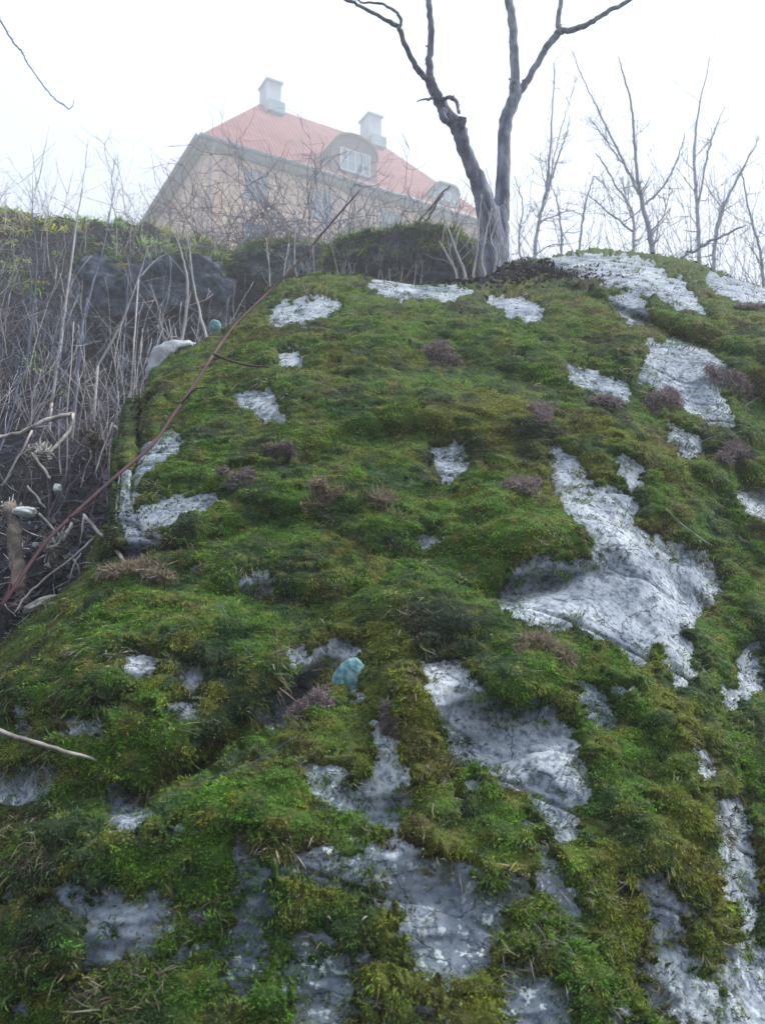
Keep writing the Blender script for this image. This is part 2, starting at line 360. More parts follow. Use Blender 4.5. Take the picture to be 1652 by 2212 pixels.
BARE = [
 [(585,690),(600,672),(640,660),(690,650),(728,658),(700,675),(660,685),(620,692)],
 [(810,612),(870,612),(960,626),(1010,630),(960,640),(870,638),(820,625)],
 [(1060,648),(1110,650),(1160,668),(1168,685),(1120,680),(1080,668)],
 [(1195,566),(1290,560),(1350,556),(1400,572),(1450,605),(1490,640),(1508,668),(1470,662),(1420,637),(1370,620),(1300,602),(1225,588)],
 [(1340,640),(1380,650),(1395,690),(1365,694),(1330,658)],
 [(1530,600),(1600,613),(1700,640),(1700,662),(1600,645),(1550,627)],
 [(1400,740),(1440,755),(1470,732),(1510,760),(1550,790),(1572,815),(1545,840),(1562,870),(1580,918),(1530,908),(1480,872),(1430,842),(1385,812),(1395,780),(1415,765)],
 [(1235,795),(1290,815),(1350,838),(1347,862),(1290,850),(1240,822)],
 [(1448,925),(1500,945),(1512,978),(1480,978),(1455,952)],
 [(1200,975),(1238,998),(1272,1055),(1330,1062),(1372,1090),(1350,1130),(1390,1165),(1430,1170),(1490,1193),(1532,1220),(1547,1270),(1515,1312),(1490,1342),(1440,1367),(1400,1392),(1385,1432),(1330,1392),(1280,1372),(1250,1342),(1180,1362),(1130,1332),(1080,1302),(1100,1262),(1150,1213),(1230,1225),(1282,1207),(1292,1172),(1250,1132),(1215,1082),(1205,1040)],
 [(1440,1378),(1482,1400),(1492,1462),(1465,1484),(1445,1432)],
 [(915,1436),(980,1438),(1030,1488),(1080,1528),(1130,1552),(1192,1538),(1228,1600),(1254,1660),(1268,1722),(1225,1742),(1242,1795),(1205,1812),(1170,1742),(1130,1702),(1080,1682),(1030,1640),(985,1655),(972,1590),(950,1530)],
 [(1255,1478),(1292,1500),(1324,1565),(1290,1562),(1260,1530)],
 [(662,1665),(720,1658),(762,1702),(800,1692),(820,1648),(850,1640),(884,1690),(884,1740),(850,1794),(800,1788),(770,1752),(720,1742),(680,1712)],
 [(812,1558),(852,1600),(852,1642),(820,1622)],
 [(556,1534),(620,1488),(650,1430),(700,1398),(750,1383),(778,1408),(740,1432),(690,1462),(660,1502),(620,1562),(580,1574)],
 [(278,1142),(308,1105),(370,1083),(440,1078),(472,1090),(400,1105),(350,1132),(330,1167),(285,1215)],
 [(310,980),(370,938),(388,962),(340,1002),(298,1034)],
 [(248,1040),(285,1028),(292,1070),(265,1125)],
 [(505,855),(580,853),(592,870),(530,877)], [(555,885),(590,880),(607,900),(570,907)],
 [(-60,1700),(40,1662),(132,1658),(110,1702),(50,1732),(-60,1750)],
 [(648,1860),(700,1848),(740,1872),(790,1858),(832,1880),(780,1902),(700,1912),(658,1892)],
 [(800,1830),(900,1850),(1000,1880),(1050,1950),(1072,2010),(1030,2100),(960,2125),(900,2090),(880,1990),(830,1930),(760,1910)],
 [(518,1826),(562,1846),(572,1950),(562,2100),(520,2155),(498,2050),(528,1950)],
 [(248,1950),(300,1962),(362,1938),(362,1990),(320,2064),(290,2066),(238,2000)],
 [(628,2090),(742,2078),(764,2150),(742,2230),(640,2230)],
 [(1550,1738),(1592,1738),(1618,1830),(1628,1950),(1612,2050),(1700,2100),(1700,2300),(1560,2300),(1570,2100),(1600,1990),(1560,1900)],
 [(1408,1898),(1482,1960),(1442,2020),(1500,2100),(1562,2180),(1500,2240),(1400,2150),(1440,2100),(1400,2000)],
 [(1095,2098),(1200,2120),(1232,2180),(1200,2300),(1120,2300),(1088,2150)],
 [(938,980),(990,968),(1003,1012),(960,1034)], [(1338,988),(1382,1010),(1372,1052),(1340,1022)],
 [(1600,1420),(1625,1400),(1632,1480),(1610,1502)], [(1558,1488),(1587,1500),(1576,1524)],
 [(1600,1068),(1700,1090),(1700,1134),(1610,1102)], [(618,768),(652,772),(640,786),(615,782)],
 [(528,1256),(580,1248),(584,1280),(540,1287)], [(390,1438),(432,1460),(422,1492),(400,1477)],
 [(30,1530),(58,1540),(52,1580),(36,1570)], [(150,1560),(215,1556),(210,1585),(160,1580)],
 [(240,1700),(290,1720),(330,1760),(270,1800),(240,1750)], [(130,1920),(170,1920),(200,1990),(160,1980)],
 [(1200,1925),(1222,1922),(1226,1950),(1204,1950)], [(650,2030),(672,2040),(665,2080),(650,2070)],
 [(1105,1900),(1130,1910),(1140,1935),(1112,1935)], [(1500,1630),(1530,1640),(1520,1680)],
 [(-80,1100),(-60,1100),(-60,1130)], [(900,1160),(935,1165),(920,1180)], [(280,1420),(330,1425),(325,1450),(285,1450)],
 [(1170,1640),(1180,1640),(1176,1652)], [(370,1530),(410,1524),(414,1548),(385,1552)], [(620,1420),(650,1400),(640,1440)],
]
def poly_sdf(px, py, poly):
    p = np.array(poly, float); n = len(p)
    best = np.full(px.shape, 1e9); ins = np.zeros(px.shape, bool)
    for i in range(n):
        ax_, ay_ = p[i]; bx_, by_ = p[(i + 1) % n]
        ex, ey = bx_ - ax_, by_ - ay_
        t = np.clip(((px - ax_) * ex + (py - ay_) * ey) / (ex * ex + ey * ey + 1e-9), 0, 1)
        best = np.minimum(best, np.hypot(px - ax_ - t * ex, py - ay_ - t * ey))
        c = (ay_ > py) != (by_ > py)
        ins ^= c & (px < (bx_ - ax_) * (py - ay_) / (by_ - ay_ + 1e-12) + ax_)
    return np.where(ins, -best, best)
nq = np.stack([PXg.ravel() / 26, PYg.ravel() / 20, 0 * PXg.ravel()], 1)
wx = 1.5 * fbm(nq, 5, gain=0.72).reshape(NR, NC); wy = 1.5 * fbm(nq + 31, 5, gain=0.72).reshape(NR, NC)
qx = PXg + 24 * wx; qy = PYg + 22 * wy
SD = np.full((NR, NC), 400.0)
for po in BARE:
    p = np.array(po); m_ = (qx > p[:, 0].min() - 90) & (qx < p[:, 0].max() + 90) & (qy > p[:, 1].min() - 90) & (qy < p[:, 1].max() + 90)
    if m_.any(): SD[m_] = np.minimum(SD[m_], poly_sdf(qx[m_], qy[m_], po))
# outside the picture the moss thins out on its own
spk = fbm(flat * 9 + 40, 4, gain=0.6).reshape(NR, NC)
outm = ((PXg < -60) | (PXg > 1712) | (PYg > 2260)) & (SD > 60)
SD = np.where(outm, 240 * (0.22 - spk), SD)
thin = sstep(1780, 1950, PYg) * sstep(1750, 1500, PXg)
SD = np.minimum(SD, 400 * (0.36 - 0.13 * thin - spk) + 12)
tuf = fbm(np.stack([PXg.ravel() / 15, PYg.ravel() / 12, 0 * PXg.ravel() + 77], 1), 3, gain=.6).reshape(NR, NC)
SD = SD + np.clip(-SD, 0, 40) / 40 * 30 * np.clip(tuf * 5 - 0.9, 0, 2) + 9 * tuf
SD = SD + thin * 60 * fbm(np.stack([PXg.ravel() / 34, PYg.ravel() / 30, 0 * PXg.ravel() + 99], 1), 4, gain=.65).reshape(NR, NC) * (np.abs(SD) < 60)
BK = (DL > 0.02) * 1.0
spk2 = fbm(flat * 17 + 140, 4, gain=.65).reshape(NR, NC)
SD = np.minimum(SD, 260 * (0.30 - 0.10 * thin + 0.35 * sstep(1500, 1000, PYg) - spk2) + 8)
SD = SD - 5 - 4 * thin * (SD < 40)
MASK = sstep(-5, 12, SD)                        # 1 = moss
cush = fbm(flat * 7 + 2, 4).reshape(NR, NC)
cush2 = fbm(np.stack([flat[:, 0] * 16, flat[:, 1] * 16, flat[:, 2] * 34], 1), 3).reshape(NR, NC)
ridg = 1 - np.abs(fbm(np.stack([flat[:, 0] * 4.5, flat[:, 1] * 5, flat[:, 2] * 10], 1) + 12, 3).reshape(NR, NC)) * 3
thick = 0.018 + 0.024 * cush + 0.016 * cush2 + 0.010 * np.clip(ridg, -1, 1)
edge = sstep(0, 30, SD)
TH = MASK * np.clip(thick * (0.35 + 0.65 * edge), 0.004, 1) - 0.022 * (1 - MASK)
MOSS = ROCK + Nn * TH[:, :, None]
Nm = grid_normals(MOSS)
if Nm[300, 300, 1] > 0: Nm = -Nm

quads = grid_quads(NR, NC)
low_shade = sstep(1760, 1900, PYg + 60 * wx) * sstep(1520, 1420, PXg + 40 * wy)
damp_shade = np.clip(sstep(-16, 2, SD) * 0.35 + 0.95 * low_shade + 0.25 * sstep(900, 600, PXg) * sstep(1100, 1400, PYg), 0, 0.95)  # last two terms paint shade into the low and left rock colour
boulder = mesh_np('rock_outcrop', ROCK.reshape(-1, 3), quads, None, M_granite, col={'damp_shade': damp_shade.ravel()})
tag(boulder, 'huge pale granite rock filling the foreground under the green moss', 'rock')

# ---- moss colours: real differences between kinds and ages of moss
def moss_tint(pos, n, fresh=None, k=1.0):
    a1 = fbm(pos * 2.1 + 50, 3); a2 = fbm(pos * 6.5 + 70, 3); a3 = fbm(pos * 23 + 90, 2)
    green = np.array([0.150, 0.310, 0.036]); olive = np.array([0.265, 0.310, 0.042]); dark = np.array([0.060, 0.140, 0.046])
    brown = np.array([0.150, 0.115, 0.060]); yell = np.array([0.380, 0.430, 0.055])
    c = np.tile(green, (len(pos), 1))
    def mix(c, col, f): f = np.clip(f, 0, 1)[:, None]; return c * (1 - f) + col * f
    c = mix(c, olive, sstep(-0.05, 0.25, a1))
    c = mix(c, dark, sstep(-0.02, 0.26, a2 + 0.35 * a3) * 0.9)
    c = mix(c, np.array([0.045, 0.070, 0.050]), sstep(0.08, 0.30, fbm(pos * 3.6 + 160, 3)) * 0.75)
    c = mix(c, brown, sstep(0.10, 0.34, -a2 + 0.6 * a3) * 0.7)
    c = mix(c, yell, sstep(0.10, 0.40, a3 - 0.3 * a1) * 0.6 * (1 if fresh is None else fresh))
    return c * k
mm = MASK.ravel() > 0.02
fq = quads[mm[quads].any(1)]
used = np.zeros(NR * NC, bool); used[fq.ravel()] = True
remap = -np.ones(NR * NC, np.int64); remap[used] = np.arange(used.sum())
mv = MOSS.reshape(-1, 3)[used]
mt = moss_tint(mv, None) * 0.38 + np.array([0.006, 0.005, 0.006])
moss = mesh_np('moss', mv, remap[fq], None, M_moss, col={'tint': mt})
tag(moss, 'thick green moss carpet growing over the foreground rock', 'moss', kind='stuff')

# ---- moss shoots
def blades(surf, nor, mask, n, length, width, spread=0.8, lift=0.55, droop=0.35, tintf=None, jitter=0.0, rlo=0, rhi=None, per=22, csize=0.013, root=0.14, tipk=1.7, lscale=None):
    nr, nc = mask.shape; rhi = rhi or nr - 1
    m = n // per
    r = rng.uniform(rlo, rhi - 1e-3, m); c = rng.uniform(0, nc - 1.001, m)
    i, j = r.astype(int), c.astype(int); fr_, fc = (r - i)[:, None], (c - j)[:, None]
    keep = mask[i, j] > rng.uniform(0.2, 1, m)
    i, j, fr_, fc = i[keep], j[keep], fr_[keep], fc[keep]
    def bl(Gd): return (Gd[i, j] * (1 - fr_) * (1 - fc) + Gd[i + 1, j] * fr_ * (1 - fc) + Gd[i, j + 1] * (1 - fr_) * fc + Gd[i + 1, j + 1] * fr_ * fc)
    p = bl(surf); nn = bl(nor); nn /= np.linalg.norm(nn, axis=1, keepdims=True) + 1e-9
    m = len(p)
    ct = tintf(p, m) * rng.uniform(0.35, 1.65, (m, 1)) * (1 + 0.12 * rng.normal(size=(m, 3)))
    lean = np.stack([fbm(p * 5 + 7, 2), fbm(p * 5 + 27, 2), fbm(p * 5 + 47, 2)], 1) * 1.8 + rng.normal(size=(m, 3)) * 0.45
    hx = np.cross(nn, np.array([0, 0, 1.0])); hx /= np.linalg.norm(hx, axis=1, keepdims=True) + 1e-6
    sc_ = (0.6 + 0.2 * p[:, 1]) * rng.uniform(0.6, 1.4, m)
    rep = lambda x: np.repeat(x, per, 0)
    p, nn, lean, hx, sc_, ct = rep(p), rep(nn), rep(lean), rep(hx), rep(sc_), rep(ct)
    n = len(p); vx = np.cross(nn, hx)
    o1 = rng.normal(size=(n, 1)) * 1.35; o2 = rng.normal(size=(n, 1)) * 0.7
    off = hx * o1 + vx * o2
    p = p + off * csize * sc_[:, None]
    d = nn * lift + spread * (rng.normal(size=(n, 3)) * 0.35 + off * 0.45 + lean) + np.array([0, 0, -droop])
    below = np.minimum((d * nn).sum(1, keepdims=True) - 0.12, 0); d -= below * nn
    d /= np.linalg.norm(d, axis=1, keepdims=True) + 1e-9
    rad2 = np.clip(o1 ** 2 / 1.8 + o2 ** 2 / .5, 0, 4)[:, 0]
    if lscale is not None: sc_ = sc_ * rep(lscale[i, j])
    L = (length * rng.uniform(0.5, 1.25, n) * sc_ * (1.25 - 0.2 * rad2))[:, None]
    s = np.cross(d, rng.normal(size=(n, 3))); s /= np.linalg.norm(s, axis=1, keepdims=True) + 1e-9
    W = (width * rng.uniform(0.6, 1.3, n) * (0.7 + 0.16 * p[:, 1]))[:, None]
    p0 = p - nn * 0.004
    mid = p0 + d * L * 0.55
    d2 = d + np.array([0, 0, -0.55]) * rng.uniform(0, 1, (n, 1)) + rng.normal(size=(n, 3)) * 0.25
    tip = mid + d2 * L * 0.5
    V = np.stack([p0 - s * W * 0.5, p0 + s * W * 0.5, mid + s * W * 0.5, mid - s * W * 0.5, tip], 1).reshape(-1, 3)
    b = np.arange(n) * 5
    Q = np.stack([b, b + 1, b + 2, b + 3], 1); T = np.stack([b + 3, b + 2, b + 4], 1)
    t = np.clip(ct * rng.uniform(0.75, 1.3, (n, 1)), 0.004, 0.8)
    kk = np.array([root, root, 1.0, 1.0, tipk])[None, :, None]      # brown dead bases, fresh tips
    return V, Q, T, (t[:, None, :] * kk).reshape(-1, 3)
def bt_main(p, n):
    t = moss_tint(p, n)
    st = (rng.uniform(0, 1, n) < 0.05 + 0.10 * sstep(0.1, 0.4, fbm(p * 4 + 200, 3)))[:, None]
    t = np.where(st, np.array([0.27, 0.25, 0.18]) * rng.uniform(0.5, 1.2, (n, 1)), t)
    return t
vis = MASK * (DL < 0.3) * (0.25 + 0.75 * ((PXg > -60) & (PXg < 1710) & (PYg < 2280)))
nf = 790
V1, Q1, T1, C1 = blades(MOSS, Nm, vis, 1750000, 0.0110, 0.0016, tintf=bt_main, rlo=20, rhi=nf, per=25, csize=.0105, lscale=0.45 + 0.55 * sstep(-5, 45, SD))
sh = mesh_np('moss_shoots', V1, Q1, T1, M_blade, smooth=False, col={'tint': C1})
tag(sh, 'fine leafy green shoots standing up from the moss carpet', 'moss', kind='stuff')
# small moss sprigs that cling to the bare rock
spm = (SD < 2) * (SD > -60) * sstep(-40, 0, SD) ** .4 * 1.6 * sstep(-0.15, 0.12, fbm(flat * 22 + 500, 3)).reshape(NR, NC) * (DL < .1)
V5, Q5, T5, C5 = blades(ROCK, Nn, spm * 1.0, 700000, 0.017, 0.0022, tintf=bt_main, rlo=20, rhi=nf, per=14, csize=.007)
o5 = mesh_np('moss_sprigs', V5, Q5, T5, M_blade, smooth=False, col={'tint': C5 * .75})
tag(o5, 'tiny dark moss sprigs dotted over the bare rock patches', 'moss', kind='stuff')
# pale dry wisps along the moss edges
def bt_dry(p, n): return np.array([0.30, 0.27, 0.19]) * rng.uniform(0.45, 1.35, (n, 1)) + rng.normal(size=(n, 3)) * 0.012
em = np.exp(-((SD - 8) / 16) ** 2) * 0.8 * sstep(-0.3, 0.15, fbm(flat * 3 + 300, 3)).reshape(NR, NC) + 0.7 * sstep(0.15, 0.36, fbm(flat * 5 + 400, 3)).reshape(NR, NC) * MASK
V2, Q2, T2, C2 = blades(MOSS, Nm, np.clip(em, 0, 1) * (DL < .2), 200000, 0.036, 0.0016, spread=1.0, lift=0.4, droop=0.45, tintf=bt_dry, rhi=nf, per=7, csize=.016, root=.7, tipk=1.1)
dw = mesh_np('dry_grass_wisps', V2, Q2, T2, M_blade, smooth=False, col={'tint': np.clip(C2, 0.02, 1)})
tag(dw, 'pale dry wisps of dead grass strewn through the moss', 'dry grass', kind='stuff')

# ---------------------------------------------------------------- ground
gy = np.concatenate([np.linspace(-40, 0.6, 24, endpoint=False), np.linspace(0.6, 15, 330, endpoint=False), np.linspace(15, 60, 110, endpoint=False), np.linspace(60, 140, 30, endpoint=False), np.linspace(140, 3000, 14)])
ga = np.concatenate([np.linspace(-1, -0.14, 26, endpoint=False) * 5, np.linspace(-0.7, 0.7, 420, endpoint=False), np.linspace(0.14, 1, 26) * 5])
GYY, GAA = np.meshgrid(gy, ga, indexing='ij')
spreadw = np.maximum(GYY, 1.0) + 0.5 + np.where(GYY < 1, (1 - GYY) * 0.8, 0)
GXX = GAA * spreadw
def gbase(y): return np.interp(y, [-50, 0.9, 2, 3, 4, 5, 6, 7, 8, 20, 35, 40, 58, 120, 3000], [0, 0, 0.35, 1.9, 3.2, 4.05, 4.65, 5.1, 5.3, 9.3, 17.4, 18, 18, 0, 0])
def gbank(y): return np.interp(y, [-50, 0.8, 2, 3, 4, 5, 6.5, 8, 9.5, 10.5, 11.6, 12.8, 14.5, 20, 35, 40, 58, 120, 3000],
                                  [0, 0, 0.45, 1.15, 1.9, 2.65, 3.6, 4.7, 6.1, 7.2, 8.5, 9.2, 9.4, 11.4, 17.4, 18, 18, 0, 0])
av = GXX / (np.maximum(GYY, 0.5))
wb = 1 - sstep(0.02, 0.13, av)
# bank crest height follows the skyline left of the house
crest = np.interp(av, [-0.6, -0.45, -0.28, -0.2, -0.1, 0.1], [1.07, 1.04, 1.01, 0.965, 0.93, 0.91])
GZZ = gbase(GYY) * (1 - wb) + gbank(GYY) * wb * (1 + (crest - 1) * sstep(4, 11, GYY) * sstep(30, 14, GYY))
fade = 1 - sstep(1.3, 3.2, np.abs(av)) * sstep(0, 3, GYY)
fade = np.where(GYY < 60, fade, fade)
gp = np.stack([GXX.ravel(), GYY.ravel(), GZZ.ravel()], 1)
rough = np.interp(GYY, [0, 2, 5, 12, 40, 60, 140], [0.02, 0.10, 0.22, 0.4, 0.6, 0.6, 0.5])
gn = fbm(np.stack([gp[:, 0] * 0.8, gp[:, 1] * 0.8, gp[:, 2] * 0.5], 1) + 8, 5).reshape(GYY.shape)
gn2 = fbm(gp * 3.1 + 18, 3).reshape(GYY.shape)
blk = np.abs(fbm(np.stack([gp[:, 0] * 0.55, gp[:, 1] * 0.7, gp[:, 2] * 1.1], 1) + 55, 4)).reshape(GYY.shape)   # broken ledges
GZZ = GZZ * fade + (gn * rough + 0.25 * rough * gn2 - 1.6 * blk * sstep(4.5, 7, GYY) * sstep(16, 12, GYY)) * np.where(GYY > 200, 0, 1)
GG = np.stack([GXX, GYY, GZZ], 2)
ground = mesh_np('ground', GG.reshape(-1, 3), grid_quads(*GYY.shape), None, M_soil)
tag(ground, 'dark leaf strewn earth bank', None, kind='structure')
gN = grid_normals(GG)
if gN[200, 200, 2] < 0: gN = -gN

# ---- look-up rays used to rest things on the surfaces
def bvh_of(Gd, s1=4, s2=4, r0=0, r1=None):
    S = Gd[r0:r1:s1, ::s2]; n1, n2 = S.shape[:2]
    return BVHTree.FromPolygons([tuple(v) for v in S.reshape(-1, 3)], [tuple(int(k) for k in f) for f in grid_quads(n1, n2)])
B_rock = bvh_of(MOSS); B_gr = bvh_of(GG, 2, 3, 24, 470)
EY = Vector((0, 0, EYE))
def hit(px, py, which='both', back=0.0):
    d = (P(px, py, 10) - EY).normalized(); best = None
    for k, b in (('rock', B_rock), ('ground', B_gr)):
        if which in ('both', k):
            h = b.ray_cast(EY, d)
            if h[0] is not None and (best is None or h[3] < best[3]): best = h
    if best is None: return P(px, py, 12), Vector((0, 0, 1))
    n = best[1];  n = n if n.dot(d) < 0 else -n
    return best[0] - d * back, n
def gz(x, y):
    h = B_gr.ray_cast(Vector((x, y, 60)), Vector((0, 0, -1)))
    return h[0].z if h[0] is not None else 0.0
def rz_top(x, y):
    h = B_rock.ray_cast(Vector((x, y, 60)), Vector((0, 0, -1)))
    return h[0].z if h[0] is not None else -5

# ---- moss and litter on the bank
sel = slice(24, 360)
gpx, gpy = at2pix(GG[:, :, 0] / np.maximum(GG[:, :, 1], 0.4), (GG[:, :, 2] - EYE) / np.maximum(GG[:, :, 1], 0.4))
bm = sstep(-0.08, 0.12, gn + 0.35 * gn2 + 0.30 * sstep(10.0, 12.3, GYY) - 0.32 * sstep(10.5, 8, GYY)) * sstep(4.8, 6.5, GYY) * sstep(16, 14, GYY) * sstep(0.22, 0.08, av)
def bt_bank(p, n):
    t = moss_tint(p * 0.6, n) * np.array([1.6, 1.4, 1.2]) + 0.03
    return t
V3, Q3, T3, C3 = blades(GG, gN, np.clip(bm, 0, 1), 330000, 0.05, 0.007, spread=0.9, lift=0.6, tintf=bt_bank, rlo=24, rhi=400, csize=.02)
o = mesh_np('bank_moss', V3, Q3, T3, M_blade, smooth=False, col={'tint': C3})
tag(o, 'olive moss covering the top of the bank below the house', 'moss', kind='stuff')
def litter(name, label, surf, nor, mask, n, size, rlo, rhi, tf, cat='leaf litter'):
    nr, nc = mask.shape
    i = rng.integers(rlo, rhi, n); j = rng.integers(0, nc - 1, n)
    k = mask[i, j] > rng.uniform(0, 1, n); i, j = i[k], j[k]; n = len(i)
    f = rng.uniform(0, 1, (n, 1)); p = surf[i, j] * (1 - f) + surf[i, j + 1] * f
    nn = nor[i, j] + rng.normal(size=(n, 3)) * 0.55; nn /= np.linalg.norm(nn, axis=1, keepdims=True)
    u = np.cross(nn, rng.normal(size=(n, 3))); u /= np.linalg.norm(u, axis=1, keepdims=True); v = np.cross(nn, u)
    a = (size * rng.uniform(0.5, 1.3, n))[:, None]; b = a * rng.uniform(0.35, 0.8, (n, 1))
    p = p + nor[i, j] * rng.uniform(0.0, 0.02, (n, 1)); cu = nn * a * rng.uniform(-0.3, 0.5, (n, 1))
    V = np.stack([p - u * a, p - v * b * 0.8 - u * a * 0.1 - cu * 0.4, p + u * a * 1.1 + cu, p + v * b + u * 0.1 * a - cu * 0.3], 1).reshape(-1, 3)
    q_ = np.arange(n) * 4
    T = np.concatenate([np.stack([q_, q_ + 1, q_ + 2], 1), np.stack([q_, q_ + 2, q_ + 3], 1)])
    o = mesh_np(name, V, None, T, M_litter, smooth=False, col={'tint': np.repeat(tf(p, n), 4, 0)})
    return tag(o, label, cat, kind='stuff')
def tl(p, n):
    pal = np.array([(0.10, 0.075, 0.065), (0.055, 0.055, 0.075), (0.17, 0.15, 0.145), (0.20, 0.20, 0.24), (0.035, 0.035, 0.05), (0.30, 0.29, 0.30)])
    pal = pal * np.array([.36, .36, .44])
    return pal[rng.choice(6, n, p=[.24, .26, .14, .12, .2, .04])] * rng.uniform(0.7, 1.3, (n, 1))
lm = sstep(0.25, 0.1, av) * sstep(1.5, 2.5, GYY) * (1 - 0.8 * bm)
litter('leaf_litter', 'dead leaves lying thick on the dark bank', GG, gN, np.clip(lm, 0, 1), 90000, 0.035, 60, 330, tl)
lr = np.exp(-((PXg - 1060) / 130) ** 2 - ((PYg - 600) / 22) ** 2) + np.exp(-((PXg - 1200) / 120) ** 2 - ((PYg - 590) / 18) ** 2) + BK * sstep(380, 700, PXg) * 0.25
litter('leaf_litter', 'dead leaves caught on the ledge at the foot of the forked tree', MOSS, Nm, np.clip(lr, 0, 1), 120000, 0.026, 500, NR - 30, tl)

# ---------------------------------------------------------------- the house
HA = R(63)                                   # bearing of its long front
HY = 35.0
corner = P(430, 292, HY)
HS = R(33)                                   # bearing of the end wall: the corner is not quite square
U = Vector((math.sin(HA), math.cos(HA), 0)); Vv = Vector((-math.sin(HS), math.cos(HS), 0))
EZ = corner.z
HL, HW, HB = 18.4, 11.6, 17.6               # length, depth, foot level
OV = 0.55                                    # eaves overhang
house = empty('house', (corner.x + 0.5 * OV * U.x, corner.y + 0.5 * OV * U.y, HB))
tag(house, 'cream hillside house with red hipped tile roof and two chimneys', 'house')
Oh = corner + U * OV + Vv * OV               # wall corner, front left, at eaves height
H0 = Vector(house.location)
def hp(u, v, z): return Oh + U * u + Vv * v + Vector((0, 0, z))
def hl(u, v, z): return tuple(hp(u, v, z) - H0)
def hbox(mb, u0, u1, v0, v1, z0, z1):
    mb.hexa([hl(u0, v0, z0), hl(u1, v0, z0), hl(u1, v1, z0), hl(u0, v1, z0), hl(u0, v0, z1), hl(u1, v0, z1), hl(u1, v1, z1), hl(u0, v1, z1)])
M_wall = noise_mat('cream_render', [(0.32, (0.55, 0.36, 0.31)), (0.5, (0.80, 0.58, 0.42)), (0.7, (0.90, 0.72, 0.55))], 0.7, 8, 0.95, 0.3, 12, 0.02)
M_cornice = noise_mat('grey_green_cornice', [(0.3, (0.16, 0.22, 0.24)), (0.7, (0.26, 0.33, 0.34))], 1.5, 4, 0.8, 0)
M_chim = noise_mat('whitewashed_chimney', [(0.3, (0.36, 0.44, 0.50)), (0.7, (0.56, 0.64, 0.69))], 1.4, 6, 0.9, 0.2, 12, 0.02)
M_sheet = noise_mat('blue_grey_sheet_metal', [(0.3, (0.20, 0.32, 0.38)), (0.7, (0.32, 0.46, 0.50))], 1.5, 4, 0.55, 0)
M_frame = noise_mat('white_window_paint', [(0.3, (0.42, 0.47, 0.52)), (0.7, (0.55, 0.58, 0.62))], 3, 3, 0.6, 0)
M_dormer = noise_mat('brown_dormer_boards', [(0.3, (0.12, 0.10, 0.125)), (0.7, (0.21, 0.17, 0.19))], 3, 5, 0.9, 0)
mg, tg, bgl = mat('window_glass'); bgl.inputs['Base Color'].default_value = (0.20, 0.32, 0.42, 1); bgl.inputs['Roughness'].default_value = 0.12; bgl.inputs['Specular IOR Level'].default_value = 0.7
M_glass = mg
def tile_mat():
    m, t, b = mat('red_roof_tiles'); N = t.nodes; L = t.links
    tc = N.new('ShaderNodeTexCoord'); mp = N.new('ShaderNodeMapping'); mp.inputs['Rotation'].default_value = (0, 0, -(R(90) - HA))
    L.new(tc.outputs['Object'], mp.inputs[0])
    no = N.new('ShaderNodeTexNoise'); no.inputs['Scale'].default_value = 1.1; no.inputs['Detail'].default_value = 8; L.new(mp.outputs[0], no.inputs['Vector'])
    cr = N.new('ShaderNodeValToRGB'); e = cr.color_ramp.elements
    e[0].position, e[0].color = 0.3, (0.15, 0.045, 0.05, 1); e[1].position, e[1].color = 0.72, (0.34, 0.115, 0.11, 1)
    L.new(no.outputs[0], cr.inputs[0])
    wv = N.new('ShaderNodeTexWave'); wv.wave_type = 'BANDS'; wv.bands_direction = 'X'; wv.inputs['Scale'].default_value = 1.25; wv.inputs['Distortion'].default_value = 0.3
    w2 = N.new('ShaderNodeTexWave'); w2.wave_type = 'BANDS'; w2.bands_direction = 'Z'; w2.inputs['Scale'].default_value = 1.0; w2.wave_profile = 'SAW'
    L.new(mp.outputs[0], wv.inputs[0]); L.new(mp.outputs[0], w2.inputs[0])
    ad = N.new('ShaderNodeMath'); L.new(wv.outputs['Fac'], ad.inputs[0]); L.new(w2.outputs['Fac'], ad.inputs[1])
    bp = N.new('ShaderNodeBump'); bp.inputs['Strength'].default_value = 0.45; bp.inputs['Distance'].default_value = 0.05
    L.new(ad.outputs[0], bp.inputs['Height']); L.new(bp.outputs[0], b.inputs['Normal']); L.new(cr.outputs[0], b.inputs['Base Color'])
    return m
M_roof = tile_mat()
# openings in the front wall: (u0, u1, z0, z1)
def front_uz(px, py):
    """sight line meets the front wall plane"""
    d = P(px, py, 1.0) - EY; n = Vector((-math.cos(HA), math.sin(HA), 0))
    t = (Oh - EY).dot(n) / d.dot(n); q = EY + d * t - Oh
    return q.dot(U), q.z
WIN = []
for (px, py, wu, hz_) in ((555, 400, 1.35, 1.75), (697, 442, 1.35, 1.75), (845, 486, 1.35, 1.75), (962, 520, 1.35, 1.75)):
    u_, z_ = front_uz(px, py); WIN.append((u_ - wu / 2, u_ + wu / 2, z_ - hz_ / 2, z_ + hz_ / 2))
W2 = [(a0, a1, z0 - 3.1, z1 - 3.1) for a0, a1, z0, z1 in WIN]
mb = MB()
WT = 0.35
zlo = HB - EZ - 1.5
us = sorted(WIN)
xs = [0.0]
for a0, a1, z0, z1 in us: xs += [a0, a1]
xs.append(HL - 2 * OV)
for k in range(len(xs) - 1):
    u0, u1 = xs[k], xs[k + 1]
    if k % 2 == 0: hbox(mb, u0, u1, 0, WT, zlo, -0.25)
    else:
        wz = us[k // 2]; lo = W2[[w_[0] for w_ in WIN].index(wz[0])]
        hbox(mb, u0, u1, 0, WT, wz[3], -0.25); hbox(mb, u0, u1, 0, WT, lo[3], wz[2]); hbox(mb, u0, u1, 0, WT, zlo, lo[2])
LL, WW = HL - 2 * OV, HW - 2 * OV
